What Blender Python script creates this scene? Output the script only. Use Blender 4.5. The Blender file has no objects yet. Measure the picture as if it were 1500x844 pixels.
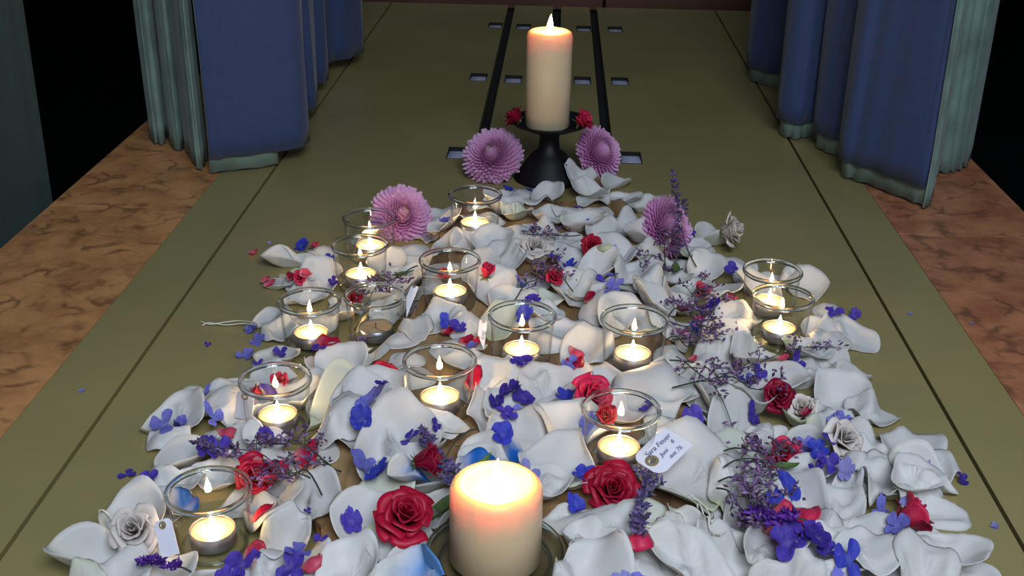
import bpy, math, random
import numpy as np
from mathutils import Vector, Matrix

random.seed(7)
rng = np.random.default_rng(7)
SC = bpy.context.scene
COL = SC.collection
PI = math.pi
SC.view_settings.view_transform = 'Standard'
SC.view_settings.look = 'None'
SC.view_settings.gamma = 1
SC.view_settings.use_curve_mapping = False
SC.view_settings.exposure = 0.0

# ------------------------------------------------------------------ camera
F = 1720.0
CH = 0.61
def _n(v): return v / np.linalg.norm(v)
aY = _n(np.array([81.0, 783.0, -F]))
bX = np.array([53000.0, -1706.0, F]); bX = bX - aY * bX.dot(aY); bX = _n(bX)
cZ = np.cross(bX, aY)
RCW = np.stack([bX, aY, cZ], axis=1)          # camera <- world
RWC = RCW.T
CAM = np.array([0, 0, CH])
def P(px, py, z=0.0):
    """the place at height z that the camera sees at this point of the photograph"""
    d = RWC @ np.array([px - 750.0, 422.0 - py, -F])
    t = (z - CH) / d[2]
    return CAM + d * t
def pix(p):
    c = RCW @ (np.asarray(p) - CAM)
    return 750 + F * c[0] / -c[2], 422 - F * c[1] / -c[2], -c[2]
cd = bpy.data.cameras.new('camera'); cam = bpy.data.objects.new('camera', cd); COL.objects.link(cam)
M4 = Matrix([[*RWC[i], 0] for i in range(3)] + [[0, 0, 0, 1]]); M4.translation = Vector((0, 0, CH))
cam.matrix_world = M4
cd.sensor_width = 36; cd.lens = 36 * F / 1500; cd.clip_start = .02; cd.clip_end = 50
SC.camera = cam

# ------------------------------------------------------------------ materials
def lin(c):
    return tuple(((x / 255) / 12.92 if x / 255 <= .04045 else ((x / 255 + .055) / 1.055) ** 2.4) for x in c)
def nm(name):
    m = bpy.data.materials.new(name); m.use_nodes = True
    nt = m.node_tree; b = nt.nodes['Principled BSDF']
    return m, nt, b
def mat(name, rgb, rough=.6, metal=0, var=.0, scale=40, sheen=0, bump=0, spec=.5):
    m, nt, b = nm(name)
    b.inputs['Roughness'].default_value = rough; b.inputs['Metallic'].default_value = metal
    b.inputs['Specular IOR Level'].default_value = spec
    b.inputs['Sheen Weight'].default_value = sheen
    c = lin(rgb)
    tc = nt.nodes.new('ShaderNodeTexCoord'); no = nt.nodes.new('ShaderNodeTexNoise')
    no.inputs['Scale'].default_value = scale; no.inputs['Detail'].default_value = 4
    nt.links.new(tc.outputs['Object'], no.inputs['Vector'])
    rp = nt.nodes.new('ShaderNodeValToRGB')
    rp.color_ramp.elements[0].position = .3; rp.color_ramp.elements[1].position = .7
    rp.color_ramp.elements[0].color = (*[x * (1 - var) for x in c], 1)
    rp.color_ramp.elements[1].color = (*[min(1, x * (1 + var)) for x in c], 1)
    nt.links.new(no.outputs['Fac'], rp.inputs['Fac']); nt.links.new(rp.outputs['Color'], b.inputs['Base Color'])
    if bump:
        bp = nt.nodes.new('ShaderNodeBump'); bp.inputs['Strength'].default_value = bump; bp.inputs['Distance'].default_value = .002
        nt.links.new(no.outputs['Fac'], bp.inputs['Height']); nt.links.new(bp.outputs['Normal'], b.inputs['Normal'])
    return m
def petal_mat(name, trans=.3, rough=.5, varr=.12, spec=.3, veins=.03):
    """colour comes from the petal's own colour attribute; thin, so light passes through it"""
    m, nt, b = nm(name)
    at = nt.nodes.new('ShaderNodeAttribute'); at.attribute_name = 'Col'
    oi = nt.nodes.new('ShaderNodeObjectInfo')
    mr = nt.nodes.new('ShaderNodeMapRange'); mr.inputs['To Min'].default_value = 1 - varr; mr.inputs['To Max'].default_value = 1
    nt.links.new(oi.outputs['Random'], mr.inputs['Value'])
    tc = nt.nodes.new('ShaderNodeTexCoord'); no = nt.nodes.new('ShaderNodeTexNoise'); no.inputs['Scale'].default_value = 55; no.inputs['Detail'].default_value = 3
    nt.links.new(tc.outputs['Object'], no.inputs['Vector'])
    m2 = nt.nodes.new('ShaderNodeMapRange'); m2.inputs['From Min'].default_value = .3; m2.inputs['From Max'].default_value = .7
    m2.inputs['To Min'].default_value = 1 - veins * 2; m2.inputs['To Max'].default_value = 1
    nt.links.new(no.outputs['Fac'], m2.inputs['Value'])
    mu = nt.nodes.new('ShaderNodeMath'); mu.operation = 'MULTIPLY'
    nt.links.new(mr.outputs[0], mu.inputs[0]); nt.links.new(m2.outputs[0], mu.inputs[1])
    vm = nt.nodes.new('ShaderNodeVectorMath'); vm.operation = 'SCALE'
    nt.links.new(at.outputs['Color'], vm.inputs[0]); nt.links.new(mu.outputs[0], vm.inputs['Scale'])
    nt.links.new(vm.outputs[0], b.inputs['Base Color'])
    b.inputs['Roughness'].default_value = rough; b.inputs['Specular IOR Level'].default_value = spec
    bp = nt.nodes.new('ShaderNodeBump'); bp.inputs['Strength'].default_value = .25; bp.inputs['Distance'].default_value = .001
    nt.links.new(no.outputs['Fac'], bp.inputs['Height']); nt.links.new(bp.outputs['Normal'], b.inputs['Normal'])
    tr = nt.nodes.new('ShaderNodeBsdfTranslucent'); nt.links.new(vm.outputs[0], tr.inputs['Color'])
    mx = nt.nodes.new('ShaderNodeMixShader'); mx.inputs['Fac'].default_value = trans
    nt.links.new(b.outputs[0], mx.inputs[1]); nt.links.new(tr.outputs[0], mx.inputs[2])
    nt.links.new(mx.outputs[0], nt.nodes['Material Output'].inputs['Surface'])
    return m
def emit_mat(name, rgb, s):
    m = bpy.data.materials.new(name); m.use_nodes = True; nt = m.node_tree
    nt.nodes.remove(nt.nodes['Principled BSDF'])
    e = nt.nodes.new('ShaderNodeEmission'); e.inputs['Color'].default_value = (*rgb, 1); e.inputs['Strength'].default_value = s
    nt.links.new(e.outputs[0], nt.nodes['Material Output'].inputs['Surface'])
    return m
def wax_mat(name, rgb, sss, radius, rough=.35):
    m, nt, b = nm(name)
    b.inputs['Base Color'].default_value = (*lin(rgb), 1); b.inputs['Roughness'].default_value = rough
    b.inputs['Subsurface Weight'].default_value = 1.0
    b.inputs['Subsurface Radius'].default_value = radius; b.inputs['Subsurface Scale'].default_value = sss
    b.inputs['Specular IOR Level'].default_value = .35
    return m
def thin_glass(name, tint=(.97, .985, .975), edge=.55):
    """clear glass sheet: mostly see-through, reflecting more towards grazing"""
    m = bpy.data.materials.new(name); m.use_nodes = True; nt = m.node_tree
    nt.nodes.remove(nt.nodes['Principled BSDF'])
    tr = nt.nodes.new('ShaderNodeBsdfTransparent'); g = nt.nodes.new('ShaderNodeBsdfGlossy')
    g.inputs['Roughness'].default_value = .03
    lw = nt.nodes.new('ShaderNodeLayerWeight'); lw.inputs['Blend'].default_value = .5
    rp = nt.nodes.new('ShaderNodeValToRGB')
    rp.color_ramp.elements[0].position = .55; rp.color_ramp.elements[0].color = (*tint, 1)
    rp.color_ramp.elements[1].position = 1; rp.color_ramp.elements[1].color = (*[t * edge for t in tint], 1)
    nt.links.new(lw.outputs['Facing'], rp.inputs['Fac']); nt.links.new(rp.outputs['Color'], tr.inputs['Color'])
    pw = nt.nodes.new('ShaderNodeMath'); pw.operation = 'POWER'; pw.inputs[1].default_value = 4
    nt.links.new(lw.outputs['Facing'], pw.inputs[0])
    ma = nt.nodes.new('ShaderNodeMath'); ma.operation = 'MULTIPLY_ADD'; ma.inputs[1].default_value = .55; ma.inputs[2].default_value = .06
    nt.links.new(pw.outputs[0], ma.inputs[0])
    mx = nt.nodes.new('ShaderNodeMixShader')
    nt.links.new(ma.outputs[0], mx.inputs['Fac']); nt.links.new(tr.outputs[0], mx.inputs[1]); nt.links.new(g.outputs[0], mx.inputs[2])
    nt.links.new(mx.outputs[0], nt.nodes['Material Output'].inputs['Surface'])
    return m
def solid_glass(name, rgb=(.9, .97, .94)):
    m, nt, b = nm(name)
    b.inputs['Base Color'].default_value = (*rgb, 1); b.inputs['Transmission Weight'].default_value = 1
    b.inputs['Roughness'].default_value = .03; b.inputs['IOR'].default_value = 1.47
    return m

M = {}
M['petal'] = petal_mat('petal_white', .28, .5, .12)
M['petal_col'] = petal_mat('petal_coloured', .2, .55, .25, .25, .12)
M['petal_mum'] = petal_mat('petal_mum', .42, .6, .1, .2, .06)
M['petal_red'] = petal_mat('petal_red', .15, .45, .15, .3, .12)
M['wax_pillar'] = wax_mat('wax_pillar', (214, 190, 156), .032, (1.0, .56, .2))
M['wax_back'] = wax_mat('wax_back', (214, 194, 164), .032, (1.0, .56, .2))
M['wax_tea'] = wax_mat('wax_tealight', (212, 170, 128), .012, (1.0, .6, .35))
M['wick'] = mat('wick', (30, 22, 18), .9)
M['glass'] = thin_glass('clear_glass')
M['rim'] = solid_glass('rim_glass')
M['tin'] = mat('tealight_tin', (165, 165, 175), .35, .85, .05)
M['iron'] = mat('black_iron', (10, 9, 11), .55, .3, .1)
M['stem'] = mat('stem_green', (62, 82, 45), .6, 0, .2, 90)
M['stem_dark'] = mat('stem_dark', (50, 62, 50), .7, 0, .2, 90)
M['leaf'] = mat('leaf_green', (84, 110, 56), .55, 0, .2, 90)
M['twine'] = mat('cotton_twine', (215, 212, 196), .9, 0, .1, 500)
M['card'] = mat('tag_card', (226, 226, 238), .8, 0, .03, 60)
M['eyelet'] = mat('eyelet_ring', (140, 122, 92), .7, 0, .1)
M['ink'] = mat('ink', (84, 84, 132), .8)
FL = 300.0
M['flame'] = emit_mat('flame', (1.0, .66, .32), FL)
M['flame_pillar'] = emit_mat('flame_pillar', (1.0, .55, .17), FL * .9)

# ------------------------------------------------------------------ mesh helpers
def mesh_obj(name, V, Fc, m, parent=None, smooth=True, col=None):
    me = bpy.data.meshes.new(name)
    me.from_pydata([tuple(map(float, v)) for v in V], [], [tuple(f) for f in Fc])
    if smooth: me.polygons.foreach_set('use_smooth', [True] * len(me.polygons))
    if m: me.materials.append(m)
    if col is not None:
        a = me.color_attributes.new('Col', 'FLOAT_COLOR', 'POINT')
        c = np.ones((len(V), 4), dtype=np.float32); c[:, :3] = col
        a.data.foreach_set('color', c.ravel())
    me.update()
    o = bpy.data.objects.new(name, me); COL.objects.link(o)
    if parent is not None: o.parent = parent
    return o
def empty(name, loc=(0, 0, 0), rz=0):
    o = bpy.data.objects.new(name, None); COL.objects.link(o); o.location = loc; o.rotation_euler = (0, 0, rz)
    o.empty_display_size = .02
    return o
def tag(o, label=None, cat=None, group=None, kind=None):
    if label: o['label'] = label
    if cat: o['category'] = cat
    if group: o['group'] = group
    if kind: o['kind'] = kind
    return o
class B:
    def __init__(s): s.V = []; s.F = []; s.C = []
    def add(s, V, Fc, col=None):
        n = len(s.V); s.V.extend([tuple(v) for v in V]); s.F.extend([tuple(i + n for i in f) for f in Fc])
        if col is not None:
            c = np.broadcast_to(np.asarray(col, dtype=float), (len(V), 3)); s.C.extend([tuple(x) for x in c])
    def build(s, name, m, parent=None, smooth=True):
        return mesh_obj(name, s.V, s.F, m, parent, smooth, np.array(s.C) if s.C and len(s.C) == len(s.V) else None)
def lathe(prof, seg=40, closed=False):
    V = []; Fc = []
    for r, z in prof:
        for k in range(seg):
            a = 2 * PI * k / seg; V.append((r * math.cos(a), r * math.sin(a), z))
    n = len(prof)
    for i in range(n if closed else n - 1):
        j = (i + 1) % n
        for k in range(seg):
            k2 = (k + 1) % seg
            Fc.append((i * seg + k, i * seg + k2, j * seg + k2, j * seg + k))
    return V, Fc
def tube(pts, rad, seg=6):
    pts = [Vector(p) for p in pts]; V = []; Fc = []
    n = len(pts)
    for i, p in enumerate(pts):
        t = (pts[min(i + 1, n - 1)] - pts[max(i - 1, 0)]).normalized()
        u = t.cross(Vector((0, 0, 1)))
        if u.length < .1: u = t.cross(Vector((1, 0, 0)))
        u.normalize(); w = t.cross(u)
        r = rad[i] if hasattr(rad, '__len__') else rad
        for k in range(seg):
            a = 2 * PI * k / seg; V.append(tuple(p + u * (r * math.cos(a)) + w * (r * math.sin(a))))
    for i in range(n - 1):
        for k in range(seg):
            k2 = (k + 1) % seg; Fc.append((i * seg + k, i * seg + k2, (i + 1) * seg + k2, (i + 1) * seg + k))
    Fc.append(tuple(range(seg))[::-1]); Fc.append(tuple(range((n - 1) * seg, n * seg)))
    return V, Fc
def spline(ctrl, n=16):
    c = [np.array(p, dtype=float) for p in ctrl]; c = [2 * c[0] - c[1]] + c + [2 * c[-1] - c[-2]]
    out = []
    for i in range(1, len(c) - 2):
        for k in range(n):
            t = k / n
            out.append(.5 * (2 * c[i] + (c[i + 1] - c[i - 1]) * t + (2 * c[i - 1] - 5 * c[i] + 4 * c[i + 1] - c[i + 2]) * t * t + (3 * c[i] - c[i - 1] - 3 * c[i + 1] + c[i + 2]) * t ** 3))
    out.append(c[-2]); return out
def prism(poly, z0, z1):
    n = len(poly)
    V = [(p[0], p[1], z0) for p in poly] + [(p[0], p[1], z1) for p in poly]
    Fc = [tuple(range(n))[::-1], tuple(range(n, 2 * n))] + [(i, (i + 1) % n, n + (i + 1) % n, n + i) for i in range(n)]
    return V, Fc

# ------------------------------------------------------------------ the setting
def floor_mat(name, rgb):
    m, nt, b = nm(name)
    tc = nt.nodes.new('ShaderNodeTexCoord')
    no = nt.nodes.new('ShaderNodeTexNoise'); no.inputs['Scale'].default_value = 3.5; no.inputs['Detail'].default_value = 6
    nt.links.new(tc.outputs['Object'], no.inputs['Vector'])
    c = lin(rgb); rp = nt.nodes.new('ShaderNodeValToRGB')
    rp.color_ramp.elements[0].position = .3; rp.color_ramp.elements[0].color = (c[0] * .9, c[1] * .9, c[2] * .88, 1)
    rp.color_ramp.elements[1].position = .7; rp.color_ramp.elements[1].color = (c[0] * 1.08, c[1] * 1.06, c[2] * 1.05, 1)
    nt.links.new(no.outputs['Fac'], rp.inputs['Fac']); nt.links.new(rp.outputs['Color'], b.inputs['Base Color'])
    n2 = nt.nodes.new('ShaderNodeTexNoise'); n2.inputs['Scale'].default_value = 60; n2.inputs['Detail'].default_value = 5
    nt.links.new(tc.outputs['Object'], n2.inputs['Vector'])
    mr = nt.nodes.new('ShaderNodeMapRange'); mr.inputs['To Min'].default_value = .3; mr.inputs['To Max'].default_value = .42
    nt.links.new(no.outputs['Fac'], mr.inputs['Value']); nt.links.new(mr.outputs[0], b.inputs['Roughness'])
    bp = nt.nodes.new('ShaderNodeBump'); bp.inputs['Strength'].default_value = .12; bp.inputs['Distance'].default_value = .001
    nt.links.new(n2.outputs['Fac'], bp.inputs['Height']); nt.links.new(bp.outputs['Normal'], b.inputs['Normal'])
    b.inputs['Metallic'].default_value = .25
    b.inputs['Specular IOR Level'].default_value = .5
    return m
def marble_mat(name, a, bb, dk):
    m, nt, b = nm(name)
    tc = nt.nodes.new('ShaderNodeTexCoord')
    n0 = nt.nodes.new('ShaderNodeTexNoise'); n0.inputs['Scale'].default_value = 9; n0.inputs['Detail'].default_value = 5
    nt.links.new(tc.outputs['Object'], n0.inputs['Vector'])
    mx = nt.nodes.new('ShaderNodeMixRGB'); mx.blend_type = 'ADD'; mx.inputs['Fac'].default_value = .16
    nt.links.new(tc.outputs['Object'], mx.inputs[1]); nt.links.new(n0.outputs['Color'], mx.inputs[2])
    vo = nt.nodes.new('ShaderNodeTexVoronoi'); vo.feature = 'DISTANCE_TO_EDGE'; vo.inputs['Scale'].default_value = 24
    nt.links.new(mx.outputs[0], vo.inputs['Vector'])
    rv = nt.nodes.new('ShaderNodeValToRGB'); rv.color_ramp.elements[0].position = .02; rv.color_ramp.elements[1].position = .17
    rv.color_ramp.elements[0].color = (1, 1, 1, 1); rv.color_ramp.elements[1].color = (0, 0, 0, 1)
    nt.links.new(vo.outputs['Distance'], rv.inputs['Fac'])
    n1 = nt.nodes.new('ShaderNodeTexNoise'); n1.inputs['Scale'].default_value = 16; n1.inputs['Detail'].default_value = 6; n1.inputs['Roughness'].default_value = .65
    nt.links.new(tc.outputs['Object'], n1.inputs['Vector'])
    r1 = nt.nodes.new('ShaderNodeValToRGB')
    r1.color_ramp.elements[0].position = .38; r1.color_ramp.elements[0].color = (*lin(bb), 1)
    r1.color_ramp.elements[1].position = .6; r1.color_ramp.elements[1].color = (*lin(a), 1)
    nt.links.new(n1.outputs['Fac'], r1.inputs['Fac'])
    n2 = nt.nodes.new('ShaderNodeTexNoise'); n2.inputs['Scale'].default_value = 22; n2.inputs['Detail'].default_value = 4
    nt.links.new(tc.outputs['Object'], n2.inputs['Vector'])
    r2 = nt.nodes.new('ShaderNodeValToRGB'); r2.color_ramp.elements[0].position = .45; r2.color_ramp.elements[1].position = .62
    nt.links.new(n2.outputs['Fac'], r2.inputs['Fac'])
    mu = nt.nodes.new('ShaderNodeMath'); mu.operation = 'MULTIPLY'; nt.links.new(rv.outputs['Color'], mu.inputs[0]); nt.links.new(r2.outputs['Color'], mu.inputs[1])
    mz = nt.nodes.new('ShaderNodeMixRGB'); nt.links.new(mu.outputs[0], mz.inputs['Fac']); nt.links.new(r1.outputs['Color'], mz.inputs[1]); mz.inputs[2].default_value = (*lin(dk), 1)
    nt.links.new(mz.outputs[0], b.inputs['Base Color'])
    b.inputs['Roughness'].default_value = .38
    return m
M['gold'] = floor_mat('floor_olive_gold', (166, 153, 102))
M['marble'] = marble_mat('marble_red', (204, 146, 92), (176, 120, 74), (132, 90, 56))
M['marble_r'] = marble_mat('marble_red_pale', (188, 126, 88), (160, 98, 68), (124, 80, 56))
M['black'] = mat('dark_room', (9, 12, 13), .95, spec=.1)
M['slot'] = mat('slot_dark', (16, 12, 10), .8)
M['brown'] = mat('back_step_brown', (96, 58, 40), .5, 0, .25, 12)
M['steel'] = mat('brushed_steel', (214, 214, 240), .45, .1, .06, 300)

yF = -.2                                         # the platform runs from below the camera ...
yB = P(800, 9)[1]                                # ... to the back step
xl_m = P(325, 250)[0]; xl_s = P(403, 246)[0]
xr_s = P(1176, 240)[0]; xr_m = P(1280, 290)[0]
xL = P(217, 175)[0]; xR = P(1418, 228)[0]
GAP = .0022
def slab(name, x0, x1, y0, y1, z0, z1, m, bev=.0):
    V, Fc = prism([(x0, y0), (x1, y0), (x1, y1), (x0, y1)], z0, z1)
    o = mesh_obj(name, V, Fc, m, None, False)
    if bev:
        md = o.modifiers.new('bev', 'BEVEL'); md.width = bev; md.segments = 2
    return tag(o, kind='structure')
# central olive panel with its three slots and the recessed finger plates cut out
slots = []                                       # (x centre, half width)
for (px, py, w) in ((727, 110, 13.5), (879, 110, 13.5), (815, 40, 13)):
    p = P(px, py); q = P(px + w / 2, py); slots.append((p[0], q[0] - p[0]))
slot_y0 = P(800, 262)[1]
rec = []
for (px, py) in ((671, 224), (924, 231), (701, 113), (752, 116), (853, 118), (908, 119), (726, 37), (767, 39), (855, 42), (901, 43)):
    p = P(px, py); rec.append((p[0], p[1], .0178, .031))
holes = [(x - w, x + w, slot_y0, yB) for x, w in slots] + [(x - w, x + w, y - h, y + h) for x, y, w, h in rec]
xs = sorted({xl_s + GAP, xr_s - GAP, *[h[0] for h in holes], *[h[1] for h in holes]})
ys = sorted({yF, yB, *[h[2] for h in holes], *[h[3] for h in holes]})
V = [(x, y, 0) for y in ys for x in xs]; Fc = []
for j in range(len(ys) - 1):
    for i in range(len(xs) - 1):
        cx, cy = (xs[i] + xs[i + 1]) / 2, (ys[j] + ys[j + 1]) / 2
        if any(h[0] < cx < h[1] and h[2] < cy < h[3] for h in holes): continue
        a = j * len(xs) + i; Fc.append((a, a + 1, a + 1 + len(xs), a + len(xs)))
fl = mesh_obj('floor', V, Fc, M['gold'], None, False); tag(fl, kind='structure')
md = fl.modifiers.new('s', 'SOLIDIFY'); md.thickness = .014; md.offset = -1
slab('trim_1', xl_m + .0008, xl_s - GAP, yF, yB, -.014, 0, M['gold'])
slab('trim_2', xr_s + GAP, xr_m - .0008, yF, yB, -.014, 0, M['gold'])
slab('trim_3', xL + .004, xR - .004, yF, yB, -.06, -.016, M['slot'])            # dark bed under the panels
# marble borders, one slab after another with fine joints
def joint_y(px, py): return P(px, py)[1]
jl = [yF, joint_y(170, 303) - .62, joint_y(170, 303), joint_y(170, 303) + .62, yB]
jr = [yF, joint_y(1400, 345) - .62, joint_y(1400, 345), joint_y(1400, 345) + .62, yB]
n = 4
for js, x0, x1, mm in ((jl, xL, xl_m, M['marble']), (jr, xr_m, xR, M['marble_r'])):
    for a, b in zip(js[:-1], js[1:]):
        slab('trim_%d' % n, x0, x1, a + .0007, b - .0007, -.05, 0, mm, .0003); n += 1
# back step: dark gap, then reddish-brown boards
slab('trim_%d' % n, xL, 0.118, yB + .055, yB + .6, -.02, .045, M['brown'], .003); n += 1
slab('trim_%d' % n, .124, xR, yB + .062, yB + .6, -.02, .045, M['brown'], .003); n += 1
slab('trim_%d' % n, xL, xR, yB, yB + .7, -.06, -.025, M['slot']); n += 1
slab('trim_%d' % n, xL, xR, yF, yB + .6, -.75, -.061, M['black']); n += 1       # body of the platform
# dark hall all round
def sl(name, *a): return slab(name, *a)
sl('floor_hall', -4, 4, -2.5, 6.5, -.85, -.75, M['black'])
sl('wall_left', -4.1, -4, -2.5, 6.5, -.85, 3.5, M['black'])
sl('wall_right', 4, 4.1, -2.5, 6.5, -.85, 3.5, M['black'])
sl('wall_back', -4, 4, 6.5, 6.6, -.85, 3.5, M['black'])

# finger plates
for i, (x, y, w, h) in enumerate(rec):
    t = empty('recessed_plate', (x, y, 0))
    V = []; Fc = []
    nseg = 10
    for k in range(nseg + 1):
        u = k / nseg; yy = h * (1 - 2 * u) * .97
        z = -.0004 - .006 * ((1 - u) ** 1.5)               # deep at the far end, rising towards the viewer
        V += [(-w * .95, yy, z), (w * .95, yy, z)]
    for k in range(nseg): Fc.append((2 * k, 2 * k + 2, 2 * k + 3, 2 * k + 1))
    o = mesh_obj('scoop', V, Fc, M['steel'], t); md = o.modifiers.new('s', 'SOLIDIFY'); md.thickness = .0008
    fr = B()
    for (a0, a1, b0, b1) in ((-w, -w + .0016, -h, h), (w - .0016, w, -h, h), (-w, w, -h, -h + .0016), (-w, w, h - .0016, h)):
        fr.add(*prism([(a0, b0), (a1, b0), (a1, b1), (a0, b1)], -.012, .0004))
    fr.build('shadow_edge', M['steel'] if False else M['slot'], t, False)  # dark strips round the scoop: the recess's depth shadow put into their colour
    nm_ = ['beside the lilac mum, nearest row on the outer side', 'in the nearest row, by the mum right of the candlestick',
           'outside the near end of the left slot, middle row', 'just behind the rear pillar candle, middle row',
           'inside the right slot, middle row', 'outside the right slot, middle row',
           'farthest row, outside the left slot', 'farthest row, inside the left slot',
           'farthest row, inside the right slot', 'farthest row, outside the right slot'][i]
    tag(t, 'small steel floor recess ' + nm_, 'floor plate', 'steel recesses set in the floor')

# ------------------------------------------------------------------ curtains
def fabric(name, rgb, rough=.85, var=.06, scale=60, translu=0, weave=True):
    m = mat(name, rgb, rough, 0, var, scale, .15, .0)
    nt = m.node_tree; b = nt.nodes['Principled BSDF']
    tc = nt.nodes.new('ShaderNodeTexCoord'); n2 = nt.nodes.new('ShaderNodeTexNoise'); n2.inputs['Scale'].default_value = 700
    nt.links.new(tc.outputs['Object'], n2.inputs['Vector'])
    bp = nt.nodes.new('ShaderNodeBump'); bp.inputs['Strength'].default_value = .3; bp.inputs['Distance'].default_value = .001
    nt.links.new(n2.outputs['Fac'], bp.inputs['Height']); nt.links.new(bp.outputs['Normal'], b.inputs['Normal'])
    return m
M['blue'] = fabric('curtain_blue', (46, 64, 106))
M['blue2'] = fabric('curtain_blue_deep', (58, 92, 186))
M['lining'] = fabric('curtain_lining', (108, 132, 122), .8, .25, 22)
def offset(path, d):
    p = np.array([q[:2] for q in path]); t_ = np.gradient(p, axis=0); t_ /= np.linalg.norm(t_, axis=1)[:, None] + 1e-9
    return [tuple(q) for q in p + np.stack([-t_[:, 1], t_[:, 0]], 1) * d]
def ribbon(name, path, z0, z1, m, parent, nsub=8, flare=None, wav=0, nz=10, th=.0015):
    """vertical cloth along a plan path; path in world xy"""
    pts = spline([(p[0], p[1], 0) for p in path], nsub)
    V = []; Fc = []
    n = len(pts)
    for j in range(nz + 1):
        z = z0 + (z1 - z0) * (j / nz) ** 1.6
        for i, p in enumerate(pts):
            zz = z
            if j == 0 and wav: zz += wav * math.sin(i * .9 + p[1] * 30)
            V.append((p[0] + .0018 * math.sin(i * .7 + j * .8), p[1] + .0018 * math.cos(i * .9 + j * .6), zz))
    for j in range(nz):
        for i in range(n - 1):
            a = j * n + i; Fc.append((a, a + 1, a + 1 + n, a + n))
    o = mesh_obj(name, V, Fc, m, parent)
    md = o.modifiers.new('s', 'SOLIDIFY'); md.thickness = th
    return o
def pp(lst, z=0.012): return [P(a, b, z)[:2] for a, b in lst]
H1 = 1.25
# left curtain
tL = empty('curtain', (*P(360, 235)[:2], 0)); inv = Vector(tL.location)
def rel(path, t): return [(p[0] - t.location.x, p[1] - t.location.y) for p in path]
ribbon('face_fabric', rel(pp([(306, 232), (340, 228), (400, 221), (445, 213), (452, 196), (441, 172), (446, 160), (462, 157), (464, 142), (452, 130), (458, 122), (478, 118), (480, 106), (476, 94), (490, 88), (512, 84), (532, 74), (528, 66), (500, 60), (470, 55)], .03), tL), .028, H1, M['blue'], tL)
LFP = rel(pp([(306, 232), (340, 228), (400, 221), (445, 213)], .03), tL)
LFP[-1] = (LFP[-1][0] - .035, LFP[-1][1])
ribbon('lining', offset(LFP, .007), .004, H1 * .98, M['lining'], tL, wav=.0012)
ribbon('lining', rel(pp([(218, 200), (226, 207), (240, 208), (246, 200), (250, 212), (262, 218), (271, 214), (273, 222), (284, 238), (292, 246), (299, 240), (303, 232)], .006), tL), .004, H1, M['lining'], tL, nsub=10, wav=.002)
tag(tL, 'blue pleated curtain with pale lining, hanging beside the broader black gap', 'curtain', 'long curtains beside the platform')
# right curtain
tR = empty('curtain', (*P(1300, 270)[:2], 0))
RFP = rel(pp([(1356, 274), (1340, 270), (1300, 255), (1262, 241), (1236, 233), (1230, 222), (1236, 209), (1226, 204), (1205, 197), (1192, 188), (1194, 178), (1184, 178), (1166, 180), (1142, 173), (1140, 160), (1150, 140), (1150, 122), (1144, 110), (1120, 104), (1096, 95), (1098, 84), (1120, 76)], .034), tR)
ribbon('face_fabric', RFP, .032, H1, M['blue'], tR)
ribbon('lining', offset(RFP, -.008), .004, H1 * .98, M['lining'], tR, wav=.0015)
ribbon('lining', rel(pp([(1352, 303), (1361, 298), (1366, 285), (1366, 266), (1376, 252), (1395, 250), (1410, 246), (1419, 236), (1420, 222)], .006), tR), .004, H1, M['lining'], tR, nsub=10, wav=.002)
tag(tR, 'blue pleated curtain whose pale edge lining turns outwards at the wider hem', 'curtain', 'long curtains beside the platform')
# pale curtain standing lower, out in the dark
q0 = P(-170, 250, -.7); q1 = P(50, 300, -.0)
t = empty('side_curtain', (q1[0] - .06, q1[1] + .10, -.75))
ribbon('cloth', [(-.6, .1), (-.5, -.02), (-.4, .04), (-.3, -.03), (-.2, .03), (-.1, -.02), (0, 0.0), (.03, .03)], .01, 2.0, fabric('side_curtain_cloth', (44, 60, 56), .9), t, th=.004)
tag(t, 'narrow grey-green curtain standing alone in the dark gap', 'curtain')

# ------------------------------------------------------------------ board
BZ = .03
bp_l = [(520, 960), (500, 900), (484, 844), (468, 780), (456, 725), (458, 682), (482, 640), (512, 580), (560, 512), (608, 450), (630, 385), (650, 330), (676, 296)]
bp_r = [(915, 292), (942, 330), (965, 400), (985, 495), (1003, 560), (1032, 640), (1054, 705), (1048, 770), (1022, 844), (1012, 900), (1000, 960)]
outline = [P(a, b, BZ)[:2] for a, b in bp_l] + [P(a, b, BZ)[:2] for a, b in bp_r]
sp = spline([(*p, 0) for p in outline[:len(bp_l)]], 5) + spline([(*p, 0) for p in outline[len(bp_l):]], 5)
outl = np.array([[p[0] + .0025 * math.sin(i * 1.7) * math.sin(i * .5), p[1]] for i, p in enumerate(sp)])
def inside(poly, x, y):
    x = np.asarray(x); y = np.asarray(y); c = np.zeros(x.shape, bool); j = len(poly) - 1
    for i in range(len(poly)):
        xi, yi = poly[i]; xj, yj = poly[j]
        c ^= ((yi > y) != (yj > y)) & (x < (xj - xi) * (y - yi) / (yj - yi + 1e-12) + xi)
        j = i
    return c
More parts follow.
